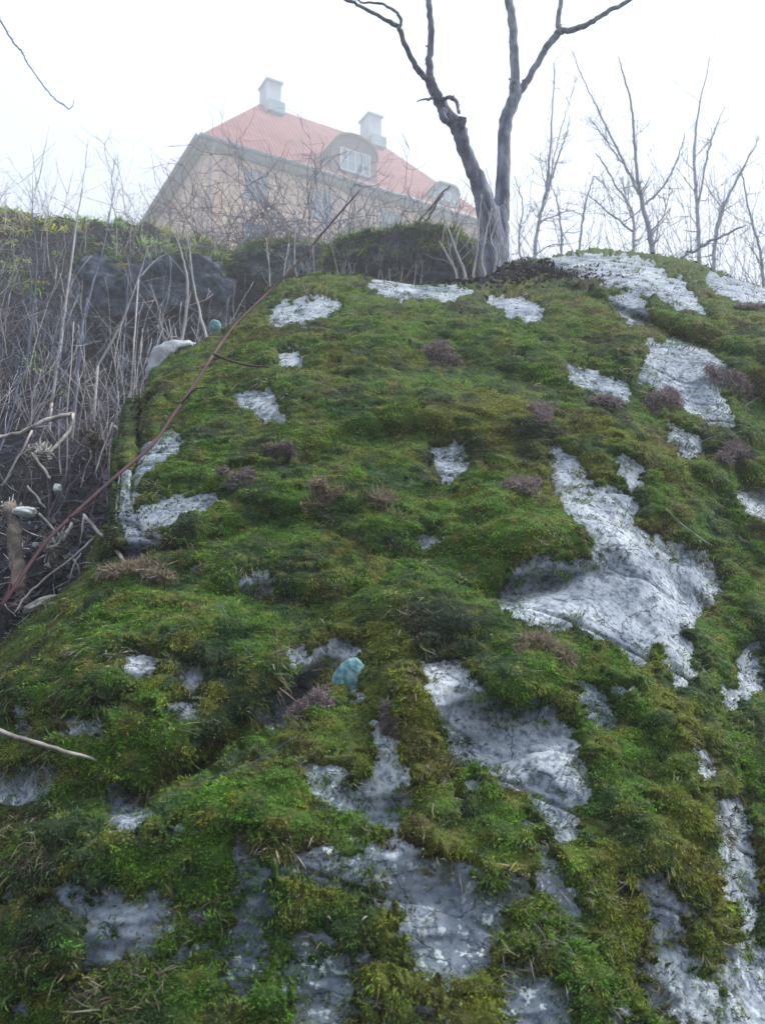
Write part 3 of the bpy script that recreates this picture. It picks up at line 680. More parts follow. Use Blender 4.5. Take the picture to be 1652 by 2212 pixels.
hbox(mb, 0, WT, WT, WW - WT, zlo, -0.25); hbox(mb, LL - WT, LL, WT, WW - WT, zlo, -0.25); hbox(mb, 0, LL, WW - WT, WW, zlo, -0.25)
mb.build('wall', M_wall, house, False)
# hipped roof
def ridge_u(px, py):
    a, te = pix2at(px, py); c = corner + Vv * (HW / 2)
    t = (float(a) * c.y - c.x) / (U.x - float(a) * U.y); q_ = c + U * t
    return t, EYE + float(te) * q_.y - EZ
ru, RH = ridge_u(562, 224); re_, RH2 = ridge_u(822, 312)
print('ridge', ru, RH, re_, RH2, HL)
mb = MB()
e0, e1, e2, e3 = hl(-OV, -OV, 0), hl(LL + OV, -OV, 0), hl(LL + OV, WW + OV, 0), hl(-OV, WW + OV, 0)
r0, r1 = hl(ru - OV, WW / 2, RH), hl(min(re_, HL - 3) - OV, WW / 2, RH)
mb.add([e0, e1, e2, e3, r0, r1], [(0, 1, 5, 4), (2, 3, 4, 5), (3, 2, 1, 0)], [(1, 2, 5), (3, 0, 4)])
roof = mb.build('roof', M_roof, house, False)
mb = MB(); 
for (u0, u1, v0, v1) in ((-OV + .1, LL + OV - .1, -OV + .1, -OV + .45), (-OV + .1, LL + OV - .1, WW + OV - .45, WW + OV - .1), (-OV + .1, -OV + .45, -OV + .452, WW + OV - .452), (LL + OV - .45, LL + OV - .1, -OV + .452, WW + OV - .452)):
    hbox(mb, u0, u1, v0, v1, -0.26, -0.004)
mb.build('cornice', M_cornice, house, False)
mb = MB(); mb.tube([Vector(hl(-OV, -OV - .09, .02)), Vector(hl(LL + OV, -OV - .09, .02))], [.09, .09], 8)
mb.tube([Vector(hl(-OV - .09, -OV, .02)), Vector(hl(-OV - .09, WW + OV, .02))], [.09, .09], 8)
mb.build('gutter', M_sheet, house)
mb = MB(); mb.tube([Vector(hl(.25, -OV, -.1)), Vector(hl(.25, -.12, -.7)), Vector(hl(.25, -.12, zlo))], [.06] * 3, 8); mb.build('downpipe', M_sheet, house)
def window(u0, u1, z0, z1, v=0.12, parent=house, depth=0.08, bars=(1, 2)):
    f = MB(); t = 0.09
    hbox(f, u0, u0 + t, v, v + depth, z0, z1); hbox(f, u1 - t, u1, v, v + depth, z0, z1)
    hbox(f, u0 + t, u1 - t, v, v + depth, z0, z0 + t); hbox(f, u0 + t, u1 - t, v, v + depth, z1 - t, z1)
    for b_ in range(bars[0]):
        uc = u0 + (u1 - u0) * (b_ + 1) / (bars[0] + 1); hbox(f, uc - .035, uc + .035, v + .01, v + depth - .01, z0 + t, z1 - t)
    for b_ in range(bars[1]):
        zc = z0 + (z1 - z0) * (b_ + 1) / (bars[1] + 1); hbox(f, u0 + t, u1 - t, v + .018, v + depth - .018, zc - .025, zc + .025)
    fo = f.build('window', M_frame, parent, False)
    gmb = MB(); hbox(gmb, u0 + t, u1 - t, v + depth / 2 - .008, v + depth / 2 + .008, z0 + t, z1 - t); g_ = gmb.build('pane', M_glass, fo, False)
    if parent == house:
        s_ = MB(); hbox(s_, u0 - .08, u1 + .08, -.08, v - .005, z0 - .07, z0 - .003); s_.build('sill', M_sheet, fo, False)
    return fo
for wz in WIN + W2: window(*wz)
# chimneys
def chimney(px, pyb, hgt, w_=0.95):
    # on the ridge line: solve u by bearing
    a, _ = pix2at(px, pyb); best = min(np.linspace(0, LL, 400), key=lambda u_: abs(hp(u_, WW / 2, RH).x / hp(u_, WW / 2, RH).y - float(a)))
    c = MB(); hbox(c, best - w_ / 2, best + w_ / 2, WW / 2 - w_ * .6, WW / 2 + w_ * .6, RH - 1.2, RH + hgt)
    co = c.build('chimney', M_chim, house, False)
    k = MB(); hbox(k, best - w_ / 2 - .09, best + w_ / 2 + .09, WW / 2 - w_ * .6 - .09, WW / 2 + w_ * .6 + .09, RH + hgt + .003, RH + hgt + .14)
    k.build('chimney_cap', M_sheet, co, False)
    f = MB(); hbox(f, best - w_ / 2 - .06, best + w_ / 2 + .06, WW / 2 - w_ * .6 - .5, WW / 2 + w_ * .6 + .06, RH - 1.0, RH - .25); f.build('flashing', M_sheet, co, False)
chimney(583, 230, 1.35, .9); chimney(800, 295, 1.45, .9)
# big arched dormer
def roof_v(z): return -OV + (WW / 2 + OV) * z / RH
def dormer(px, wd, z0, z1, mtl, wmat_bars, label=None, arch=True):
    a, _ = pix2at(px, 360); v_ = roof_v(z0)
    uc = min(np.linspace(0, LL, 800), key=lambda u_: abs(hp(u_, v_, z0).x / hp(u_, v_, z0).y - float(a)))
    pr = []
    n = 12
    for k in range(n + 1):
        t = math.pi * k / n
        pr.append((uc + wd / 2 * math.cos(t), z0 + (z1 - z0) * (0.55 + 0.45 * math.sin(t)) if arch else z0 + (z1 - z0) * (0.6 + 0.4 * min(1, math.sin(t) * 1.3))))
    pr = [(uc + wd / 2, z0 - .25)] + pr + [(uc - wd / 2, z0 - .25)]
    body = MB(); m_ = len(pr)
    Vs = [hl(u_, v_ - .02, z_) for u_, z_ in pr] + [hl(u_, v_ + 3.4, z_) for u_, z_ in pr] + [hl(uc, v_ - .02, z0), hl(uc, v_ + 3.4, z0)]
    Qs = [(k, (k + 1) % m_, (k + 1) % m_ + m_, k + m_) for k in range(m_)]
    Ts = [((k + 1) % m_, k, 2 * m_) for k in range(m_)] + [(k + m_, (k + 1) % m_ + m_, 2 * m_ + 1) for k in range(m_)]
    body.add(Vs, Qs, Ts); bo = body.build('dormer', mtl, house, False)
    if label: bo['label'] = label
    # curved roof skin a little proud
    rf = MB(); pts = pr[1:-1]
    for k in range(len(pts) - 1):
        (ua, za), (ub, zb) = pts[k], pts[k + 1]
        rf.hexa([hl(ua * 1, v_ - .2, za + .003), hl(ub, v_ - .2, zb + .003), hl(ub, v_ + 3.4, zb + .003), hl(ua, v_ + 3.4, za + .003),
                 hl(ua, v_ - .2, za + .12), hl(ub, v_ - .2, zb + .12), hl(ub, v_ + 3.4, zb + .12), hl(ua, v_ + 3.4, za + .12)])
    rf.build('dormer_roof', M_cornice if not arch else M_dormer, bo, False)
    f = window(uc - wd * .33, uc + wd * .33, z0 + .15, z0 + (z1 - z0) * .62, v_ - .12, bo, .08, wmat_bars)
dormer(765, 2.8, 0.8, 3.25, M_dormer, (3, 1), 'large brown dormer with an arched top and a wide window')
dormer(962, 1.7, 0.9, 2.1, M_sheet, (2, 0), 'small turquoise sheet metal dormer', False)

# ---------------------------------------------------------------- trees and shrubs
def spline(pts, k=5):
    p = np.array(pts, float); n = len(p)
    if n < 3: return np.array([p[0] + (p[-1] - p[0]) * t for t in np.linspace(0, 1, k + 1)])
    pp = np.vstack([2 * p[0] - p[1], p, 2 * p[-1] - p[-2]]); out_ = []
    for i in range(1, n):
        a, b, c, d = pp[i - 1], pp[i], pp[i + 1], pp[i + 2]
        for t in np.linspace(0, 1, k, endpoint=False):
            out_.append(0.5 * (2 * b + (c - a) * t + (2 * a - 5 * b + 4 * c - d) * t * t + (3 * b - a - 3 * c + d) * t ** 3))
    out_.append(p[-1]); return np.array(out_)
def limb(mb, pts, Y0, Y1, sides=8, rough=0.0, wob=0.0, k=5, rs_=1.0):
    """pts: (x, y, half width) as seen; distance runs from Y0 to Y1; returns world points and radii"""
    s = spline([(a, b, c) for a, b, c in pts], k); n = len(s)
    Yv = np.linspace(Y0, Y1, n)
    W = np.array([tuple(P(s[i, 0], s[i, 1], Yv[i])) for i in range(n)])
    rad = np.maximum(s[:, 2], 0.4) / F * Yv * 1.03 * rs_
    if wob: W[1:-1] += rng.normal(size=(n - 2, 3)) * wob
    mb.tube(W, rad, sides, rough); return W, rad
def twig(mb, p, d, L, r, lvl, up=0.25, curl=0.3, dens=1.0, sides=3, seg=None):
    n = seg or max(3, int(L / 0.09) if L < 0.6 else 7)
    n = min(n, 9); pts = [np.array(p)]; d = np.array(d, float); d /= np.linalg.norm(d) + 1e-9; step = L / n
    for k in range(n):
        d = d + rng.normal(size=3) * curl * 0.55 + np.array([0, 0, up * 0.3]); d /= np.linalg.norm(d)
        pts.append(pts[-1] + d * step)
    mb.tube(pts, np.linspace(r, r * 0.4, n + 1), sides)
    if lvl > 0:
        m = max(1, int(rng.poisson(3.2 * dens)))
        for _ in range(m):
            k = rng.integers(1, n); base = pts[k]
            dd = (pts[k + 1] - pts[k]) / step + rng.normal(size=3) * 0.75
            twig(mb, base, dd, L * rng.uniform(0.3, 0.6), r * 0.55, lvl - 1, up, curl, dens, sides)
def buds(mb, W, rad, n, L=0.05, r=None):
    for _ in range(n):
        k = rng.integers(1, len(W) - 1); d = rng.normal(size=3); d[2] = abs(d[2]) * 0.5
        d /= np.linalg.norm(d); rr = max(rad[k] * 0.5, 0.004) if r is None else r
        mb.tube([W[k], W[k] + d * (rad[k] + L * rng.uniform(0.4, 1.4))], [rr, rr * 0.4], 3)

# the forked tree on the ledge
TB = P(1065, 640, 6.1)
tree = empty('forked_tree', TB); tag(tree, 'bare grey tree forking low into two crooked trunks on the ledge', 'tree')
def tchild(mb, name, m, par, lab=None):
    o = mb.build(name, m, None, True, None); o.parent = par
    o.matrix_parent_inverse = par.matrix_world.inverted() if False else o.matrix_parent_inverse
    v = np.empty(len(o.data.vertices) * 3, np.float32); o.data.vertices.foreach_get('co', v)
    v = v.reshape(-1, 3) - np.array(par.location, np.float32)[None, :]; o.data.vertices.foreach_set('co', v.ravel()); o.data.update()
    if lab: o['label'] = lab
    return o
mb = MB()
limb(mb, [(1060,680,33),(1060,600,31),(1058,540,30),(1054,480,29),(1042,415,25),(1018,360,20),(1002,318,19),(990,280,21),(962,242,18),(940,202,15),(926,168,14)], 6.1, 5.8, 14, 0.035, 0.004, 5, .86)
limb(mb, [(1074,680,32),(1074,600,29),(1077,540,27),(1080,480,24),(1085,410,20),(1087,340,18),(1089,285,18),(1097,245,18),(1112,205,17),(1112,180,14)], 6.15, 6.4, 14, 0.035, 0.004, 5, .86)
limb(mb, [(1066,690,36),(1066,600,33),(1066,520,30),(1064,450,18)], 6.12, 6.1, 14, 0.04, 0.003, 5, .86)
limb(mb, [(992,275,15),(997,262,15),(999,252,12)], 5.82, 5.78, 8, 0.05, 0, 5, .8)
limb(mb, [(958,240,12),(955,250,11),(962,262,10)], 5.82, 5.78, 8, 0.05, 0, 5, .8)
tchild(mb, 'trunk', M_bark, tree)
BR = [([(926,172,11),(928,120,9.5),(931,60,9),(925,0,8),(918,-100,7),(930,-260,5),(925,-420,2)], 5.8, 5.4),
      ([(928,176,10),(902,150,8),(876,100,7),(862,62,7),(830,42,5.5),(790,20,4.6),(750,0,4),(680,-40,3),(600,-110,2)], 5.8, 5.2),
      ([(862,64,5),(866,42,4.5),(850,22,4),(820,8,3.4),(780,4,2.6),(740,-20,2)], 5.5, 5.4),
      ([(952,218,5),(972,210,5.5),(986,222,5),(991,244,4)], 5.8, 5.7),
      ([(940,212,5),(920,214,3),(900,220,1.5)], 5.82, 5.7),
      ([(1112,200,14),(1111,120,12.5),(1107,60,12),(1100,0,11),(1090,-100,9),(1080,-260,6),(1090,-430,2)], 6.4, 6.7),
      ([(1112,206,13),(1140,172,9.5),(1170,120,9),(1196,82,10),(1212,64,10)], 6.4, 6.5),
      ([(1206,70,8),(1206,30,6.5),(1212,0,6),(1222,-100,4.5),(1210,-220,2)], 6.5, 6.6),
      ([(1210,68,9),(1240,63,8),(1270,52,7.5),(1310,27,6.5),(1362,-2,5.4),(1430,-50,4),(1520,-100,2)], 6.5, 6.3)]
for pts, Y0, Y1 in BR:
    mb = MB(); W, rad = limb(mb, pts, Y0, Y1, 8, 0.06, 0.004, 6, .88)
    buds(mb, W, rad, 6, 0.012)
    for k in range(int(len(W) * 0.7), len(W) - 1, 3):
        if W[k][2] > P(1000, -60, 6.2).z: twig(mb, W[k], rng.normal(size=3) + [0, 0, .6], 0.9, rad[k] * .5, 2, dens=0.7, sides=4)
    tchild(mb, 'branch', M_bark, tree)

# saplings on the right, against the sky
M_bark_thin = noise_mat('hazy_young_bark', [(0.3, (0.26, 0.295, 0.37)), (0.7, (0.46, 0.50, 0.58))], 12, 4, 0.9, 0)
SAP = 'leafless saplings on the slope at the right'
def sapling(name, label, cat, group, paths, Y, m, nb_=20, twigs=10, tl_=0.55, bl=0.03, up=0.3, root=None):
    paths = [[(a, b_, c * .6) for a, b_, c in q_] for q_ in paths]
    b = P(paths[0][0][0], paths[0][0][1], Y)
    z = max(gz(b.x, b.y), -1); o = empty(name, (b.x, b.y, min(z, b.z)))
    tag(o, label, cat, group)
    for i, pts in enumerate(paths):
        mb = MB()
        if i == 0 and b.z > z + 0.05:          # carry the stem on down to the soil it grows from
            foot = Vector((b.x, b.y, z - 0.1)); mb.tube([foot, foot.lerp(b, .5), b], [pts[0][2] / F * Y * 1.25, pts[0][2] / F * Y * 1.1, pts[0][2] / F * Y], 6)
        W, rad = limb(mb, pts, Y + (0 if i == 0 else .02), Y + rng.uniform(-.4, .4), 6, 0.05, 0.006, 6)
        buds(mb, W, rad, nb_, bl)
        for _ in range(twigs):
            k = rng.integers(1, len(W) - 1)
            twig(mb, W[k], (W[k] - W[k - 1]) / (np.linalg.norm(W[k] - W[k - 1]) + 1e-6) + rng.normal(size=3) * .8, tl_ * rng.uniform(.5, 1.3), max(rad[k] * .4, .0035), 2, up, .3, .7)
        tchild(mb, 'trunk' if i == 0 else 'branch', m, o)
    return o
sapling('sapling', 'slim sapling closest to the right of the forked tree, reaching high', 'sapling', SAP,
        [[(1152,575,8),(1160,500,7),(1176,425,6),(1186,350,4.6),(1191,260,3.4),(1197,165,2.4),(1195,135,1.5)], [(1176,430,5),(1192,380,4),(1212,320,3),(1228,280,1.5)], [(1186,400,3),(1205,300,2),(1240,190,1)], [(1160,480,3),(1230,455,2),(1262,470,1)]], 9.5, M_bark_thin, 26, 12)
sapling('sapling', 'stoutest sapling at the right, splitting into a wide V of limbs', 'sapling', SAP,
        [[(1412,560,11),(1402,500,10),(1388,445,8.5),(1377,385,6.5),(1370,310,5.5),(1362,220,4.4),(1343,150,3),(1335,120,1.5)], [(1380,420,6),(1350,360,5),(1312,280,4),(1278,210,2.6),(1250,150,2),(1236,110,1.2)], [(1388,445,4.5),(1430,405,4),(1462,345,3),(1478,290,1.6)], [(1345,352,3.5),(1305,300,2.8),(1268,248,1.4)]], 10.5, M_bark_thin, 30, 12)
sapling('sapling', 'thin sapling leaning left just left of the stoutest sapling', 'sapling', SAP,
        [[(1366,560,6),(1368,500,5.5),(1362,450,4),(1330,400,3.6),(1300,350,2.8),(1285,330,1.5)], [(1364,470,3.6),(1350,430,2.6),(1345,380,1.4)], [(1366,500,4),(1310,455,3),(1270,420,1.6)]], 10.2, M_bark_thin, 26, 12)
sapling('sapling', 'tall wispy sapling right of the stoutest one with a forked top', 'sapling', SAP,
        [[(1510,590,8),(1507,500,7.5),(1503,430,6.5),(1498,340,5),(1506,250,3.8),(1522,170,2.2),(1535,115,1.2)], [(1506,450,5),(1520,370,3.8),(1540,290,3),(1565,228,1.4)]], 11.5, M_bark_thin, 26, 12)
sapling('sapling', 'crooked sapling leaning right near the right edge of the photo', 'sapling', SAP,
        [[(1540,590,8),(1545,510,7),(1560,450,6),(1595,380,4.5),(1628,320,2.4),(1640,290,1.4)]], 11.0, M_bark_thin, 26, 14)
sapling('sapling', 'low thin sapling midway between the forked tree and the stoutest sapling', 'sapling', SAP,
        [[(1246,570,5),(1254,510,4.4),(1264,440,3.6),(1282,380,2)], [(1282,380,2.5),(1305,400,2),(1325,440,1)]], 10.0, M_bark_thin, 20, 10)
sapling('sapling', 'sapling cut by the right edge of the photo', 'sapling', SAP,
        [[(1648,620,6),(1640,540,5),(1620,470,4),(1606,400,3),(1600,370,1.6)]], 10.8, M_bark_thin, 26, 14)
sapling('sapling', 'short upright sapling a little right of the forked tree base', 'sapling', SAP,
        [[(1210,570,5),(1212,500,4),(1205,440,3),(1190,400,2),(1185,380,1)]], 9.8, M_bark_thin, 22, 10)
sapling('sapling', 'spindly sapling touching the right side of the forked trunk', 'sapling', SAP,
        [[(1130,600,4),(1122,520,3.6),(1128,440,2.4),(1110,380,1.6)], [(1122,500,2),(1150,450,1)]], 9.0, M_bark_thin, 20, 10)
# leaning dead pole low at the right
mb = MB(); W, rad = limb(mb, [(1470,556,3),(1500,540,3.2),(1560,510,3),(1610,486,2)], 8.6, 9.0, 6, .05, .01); buds(mb, W, rad, 18, .05)
tag(mb.build('fallen_branch', M_dim), 'dark dead branch lying slanted across the saplings at the right', 'branch')
# far thicket on the right
def thicket(name, label, n, xr, yr, Yr, hgt, m, r0=0.006, lvl=2, lean=.25, up=.3):
    mb = MB()
    for _ in range(n):
        px = rng.uniform(*xr); Y = rng.uniform(*Yr); a = float(pix2at(px, rng.uniform(*yr))[0]); x = a * Y; z = gz(x, Y)
        twig(mb, (x, Y, z - .05), (rng.normal() * lean, rng.normal() * lean, 1), hgt * rng.uniform(.5, 1.2), r0 * rng.uniform(.7, 1.6), lvl, up, .22, .9, 4 if lvl < 2 else 3)
    return tag(mb.build(name, m), label, 'undergrowth', kind='stuff')
thicket('undergrowth', 'hazy mass of thin twigs at the far right skyline', 120, (1430, 1760), (540, 600), (10, 15), 3.1, M_dim)
thicket('undergrowth', 'low tangle of twigs behind the rock right of the forked tree', 70, (1100, 1450), (560, 600), (9.5, 13), 2.2, M_dim)
thicket('undergrowth', 'pale thin stems crowding the bank at the left', 150, (-120, 560), (500, 800), (5.5, 11.5), 1.25, M_pale, .0045, 2, .12)
thicket('undergrowth', 'pinkish thin stems scattered over the bank at the left', 70, (-120, 560), (500, 800), (4.8, 11), 1.0, M_dim, .005, 2, .2)
thicket('undergrowth', 'pinkish low twigs among the stems on the bank at the left', 120, (-120, 560), (500, 800), (4.8, 11), .8, M_pinkish, .004, 1, .2)
thicket('undergrowth', 'thin grey stems behind the rock crest below the house', 150, (520, 1050), (520, 600), (7.4, 12), 1.3, M_dim, .005, 2, .2)
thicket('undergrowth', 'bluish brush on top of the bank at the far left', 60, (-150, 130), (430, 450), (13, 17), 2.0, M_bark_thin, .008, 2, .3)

# big tangled shrubs in front of the house
def bush(name, label, cat, group, px, Y, h, n, m, spread_=0.55, curl=.55, r0=.013, lvl=2):
    a = float(pix2at(px, 500)[0]); x = a * Y; z = gz(x, Y)
    o = empty(name, (x, Y, z)); tag(o, label, cat, group)
    for _ in range(n):
        mb = MB(); twig(mb, (x + rng.normal() * .45, Y + rng.normal() * .15, z - .1), (rng.normal() * spread_, rng.normal() * spread_ * .6, 1), h * rng.uniform(.7, 1.15), r0 * rng.uniform(.7, 1.3), lvl, .12, curl, 1.25, 4, 9)
        tchild(mb, 'stem', m, o)
    return o
BG = 'leafless shrubs in front of the house'
bush('bare_shrub', 'bare tangled shrub hiding the left end wall of the house', 'shrub', BG, 360, 14.2, 2.3, 26, M_pinkish)
bush('bare_shrub', 'bare shrub with looping twigs below the first upstairs window of the house', 'shrub', BG, 520, 13.4, 2.4, 34, M_pinkish)
bush('bare_shrub', 'bare shrub in front of the second upstairs window of the house', 'shrub', BG, 680, 13.0, 2.4, 34, M_dim)
bush('bare_shrub', 'bare shrub rising in front of the arched dormer', 'shrub', BG, 800, 13.2, 2.4, 26, M_dim)
bush('bare_shrub', 'bare shrub before the right end of the house', 'shrub', BG, 930, 12.6, 1.9, 28, M_pinkish)
bush('bare_shrub', 'lone bare shrub on the bank just left of the house', 'shrub', BG, 262, 14.6, 1.1, 5, M_bark_thin)

# pale shoots that can be told apart
ST = 'pale slender stems on the bank at the left'
STEMS = [('long bluish stem left of centre on the bank, rising above the skyline', [(112,870,6),(133,730,6),(150,600,5.5),(166,480,4.5),(182,380,3),(190,300,1.6)], 7.2, M_pale),
 ('stem with a slight bend beside the long bluish stem', [(160,900,6.5),(170,780,6.5),(182,680,6),(208,590,5),(232,500,4),(248,390,2)], 6.6, M_dim),
 ('pale stem slanting right that forks below the mossy crest', [(212,790,5),(262,700,5),(300,600,4.5),(322,530,3)], 7.6, M_pale),
 ('pale twig branching right from a slanting stem', [(300,600,3),(340,560,3),(385,540,1.6)], 7.55, M_pale),
 ('thick pale stem standing below the left corner of the house', [(385,775,7),(402,680,7),(404,600,7),(392,545,7),(375,500,6)], 6.8, M_pale),
 ('pale stem crossing the thick pale stem', [(452,745,6),(436,690,6),(418,610,5),(410,540,5),(400,495,4)], 6.7, M_pale),
 ('thin upright stem left of the thick pale stem', [(335,800,4.5),(350,700,4.5),(368,610,4),(365,520,3)], 7.4, M_dim),
 ('thin blue stem at the far left of the bank', [(55,800,4),(70,690,4),(80,560,3.4),(70,440,2.4),(74,330,1.4)], 8.0, M_dim),
 ('leaning stem low on the bank at the left edge', [(-10,1000,4),(30,880,4),(52,760,3)], 5.6, M_dim),
 ('slim stem just right of the pale slanting stem', [(270,720,3),(276,620,3),(285,540,2.4),(300,470,1.4)], 8.0, M_dim),
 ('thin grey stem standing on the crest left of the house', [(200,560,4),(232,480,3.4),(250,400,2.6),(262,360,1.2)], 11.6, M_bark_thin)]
for lab, pts, Y, m in STEMS:
    mb = MB(); b0 = P(pts[0][0], pts[0][1], Y); z = gz(b0.x, b0.y); pp = [(a, b_, c * .6 * (1 - .75 * (i_ / (len(pts) - 1)) ** 1.5)) for i_, (a, b_, c) in enumerate(pts)]
    W, rad = limb(mb, pp, Y, Y + rng.uniform(-.2, .3), 6, .05, .002, 5)
    if z < b0.z: mb.tube([(b0.x, b0.y, z - .1), tuple(b0)], [rad[0] * 1.1, rad[0]], 6)
    for _ in range(5):
        k = rng.integers(2, len(W) - 1); twig(mb, W[k], (rng.normal() * .7, rng.normal() * .5, 1), .35, max(rad[k] * .4, .003), 1, .2, .3, .6)
    tag(mb.build('sapling', m, None, True, (b0.x, b0.y, min(z, b0.z))), lab, 'sapling', ST)
# shoots round the foot of the forked tree
SH = 'pale shoots round the foot of the forked tree'
mid = [([(985,592,4),(965,550,3.4),(948,520,2)], 'pale shoot leaning far left of the forked tree foot'),
       ([(1004,594,4.5),(990,556,4),(976,515,3),(960,470,1.5)], 'pale shoot leaning left, second from the forked trunk'),
       ([(1022,596,4),(1030,540,3.4),(1034,480,2.6),(1040,420,1.4)], 'upright pale shoot hugging the left side of the forked trunk'),
       ([(1048,600,4),(1040,560,3.6),(1050,500,3),(1062,450,1.6)], 'pale shoot rising across the front of the forked trunk'),
       ([(1078,606,4.5),(1094,600,4.5),(1090,585,4),(1100,560,2.4)], 'hooked pale root shoot at the right of the forked tree foot'),
       ([(1066,600,4),(1072,550,3),(1060,520,2.4),(1075,470,1.4)], 'pale shoot on the right half of the forked trunk')]
for pts, lab in mid:
    pts = [(pts[0][0], 650, pts[0][2])] + pts
    mb = MB(); W, rad = limb(mb, [(a, b_, c * .7) for a, b_, c in pts], 5.6, 5.55, 6, .05, .002)
    for _ in range(4):
        k = rng.integers(1, len(W) - 1); twig(mb, W[k], (rng.normal() * .6, rng.normal() * .5, 1), .25, .004, 1, .2, .3, .6)
    o = mb.build('tree_shoot', M_pale, None, True, tuple(W[0])); tag(o, lab, 'shoot', SH)
mb = MB()
for x0, x1 in ((735,700),(742,752),(748,770),(790,788),(812,835),(845,850),(862,878),(690,672),(655,640),(905,915),(722,740),(770,745),(830,815),(890,900),(610,625),(585,575)):
    yb = 640 + rng.uniform(-6, 14)
    W, rad = limb(mb, [(x0,yb,1.7),((x0+x1)/2+rng.normal()*4,yb-70,1.2),(x1,yb-rng.uniform(110,210),.7)], 7.6, 7.8, 5, .05, .001)
    for _ in range(6):
        k = rng.integers(1, len(W) - 1); twig(mb, W[k], (rng.normal() * .6, rng.normal() * .5, 1), .3, .003, 2, .2, .3, .7)
tag(mb.build('undergrowth', M_pale), 'thin pale shoots along the back edge of the rock crest', 'undergrowth', kind='stuff')
# two dark leaning dead canes before the right end of the house
for lab, pts in (('dark dead cane leaning right before the house, the longer of the pair', [(880,515,4),(915,465,3.6),(945,430,3),(972,400,1.8)]),
                 ('dark dead cane leaning right before the house, the shorter of the pair', [(905,500,3),(930,460,3),(958,418,1.8)])):
    mb = MB(); limb(mb, pts, 8.6, 8.3, 6, .08, .008)
    tag(mb.build('dead_cane', M_cane), lab, 'cane', 'dark canes before the house')

# rock hump behind the crest, under the tree
def blob(name, c, r, m, label, cat, seed=0, amp=.22, flat_=1.0, rot=0.0, seg=(28, 40), group=None, parent=None, moss_=0):
    nu, nv = seg; th = np.linspace(0, math.pi, nu); ph = np.linspace(0, 2 * math.pi, nv, endpoint=False)
    T_, P_ = np.meshgrid(th, ph, indexing='ij')
    n = np.stack([np.sin(T_) * np.cos(P_), np.sin(T_) * np.sin(P_), np.cos(T_)], 2).reshape(-1, 3)
    # squarish stones with broken faces
    s = 1 + amp * fbm(n * 1.4 + seed * 7.7, 4) + amp * .3 * fbm(n * 5 + seed, 3)
    v = np.sign(n) * np.abs(n) ** 0.85 * s[:, None] * np.array(r)[None, :]
    cr_, sr_ = math.cos(rot), math.sin(rot)
    v = np.stack([v[:, 0] * cr_ + v[:, 2] * sr_, v[:, 1], -v[:, 0] * sr_ + v[:, 2] * cr_], 1)
    i = (np.arange(nu - 1)[:, None] * nv + np.arange(nv)[None, :]).ravel(); j = (np.arange(nu - 1)[:, None] * nv + (np.arange(nv)[None, :] + 1) % nv).ravel()
    Q = np.stack([i, i + nv, j + nv, j], 1)
    o = mesh_np(name, v, Q, None, m, parent); 
    if parent is None: o.location = c
    if label: tag(o, label, cat, group)
    return o, v + np.array(c)[None, :], v
def mossy_rock(px, py, Y, r, label, seed, rot=0., n=90000, flen=.045):
    c = P(px, py, Y); o, vw, v = blob('boulder', c, r, M_drock, label, 'rock', seed, .5, rot=rot, seg=(60, 90))
    G_ = vw.reshape(60, 90, 3); nn = grid_normals(G_)
    if ((G_ - np.array(c)) * nn).sum() < 0: nn = -nn
    msk = sstep(.35, .8, nn[:, :, 2] + 1.0 * fbm(vw * 2.5 + seed, 3).reshape(60, 90))
    V_, Q_, T_, C_ = blades(G_, nn, msk, n, flen, .004, tintf=lambda p, n: moss_tint(p, n) * .85, csize=.02)
    m_ = mesh_np('moss', V_ - np.array(c)[None, :], Q_, T_, M_blade, o, False, {'tint': C_}); m_['kind'] = 'stuff'
    return o
mossy_rock(860, 600, 8.3, (.85, .7, .33), 'dark mossy boulder behind the crest left of the forked tree', 3)
mossy_rock(620, 620, 9.3, (.8, .6, .38), 'dim mossy boulder behind the left end of the crest', 5, n=40000)
mossy_rock(340, 660, 9.0, (.95, .6, .52), 'grey boulder jutting from the bank behind the thin stems', 8, n=30000)
blob('stone', P(392, 790, 5.9), (.26, .2, .17), M_palestone, 'pale blue stone behind the left shoulder of the mossy rock', 'stone', 2, .25)
blob('stone', P(465, 706, 6.6), (.055, .05, .062), M_turq, 'round turquoise stone behind the left shoulder of the mossy rock', 'stone', 4, .15)

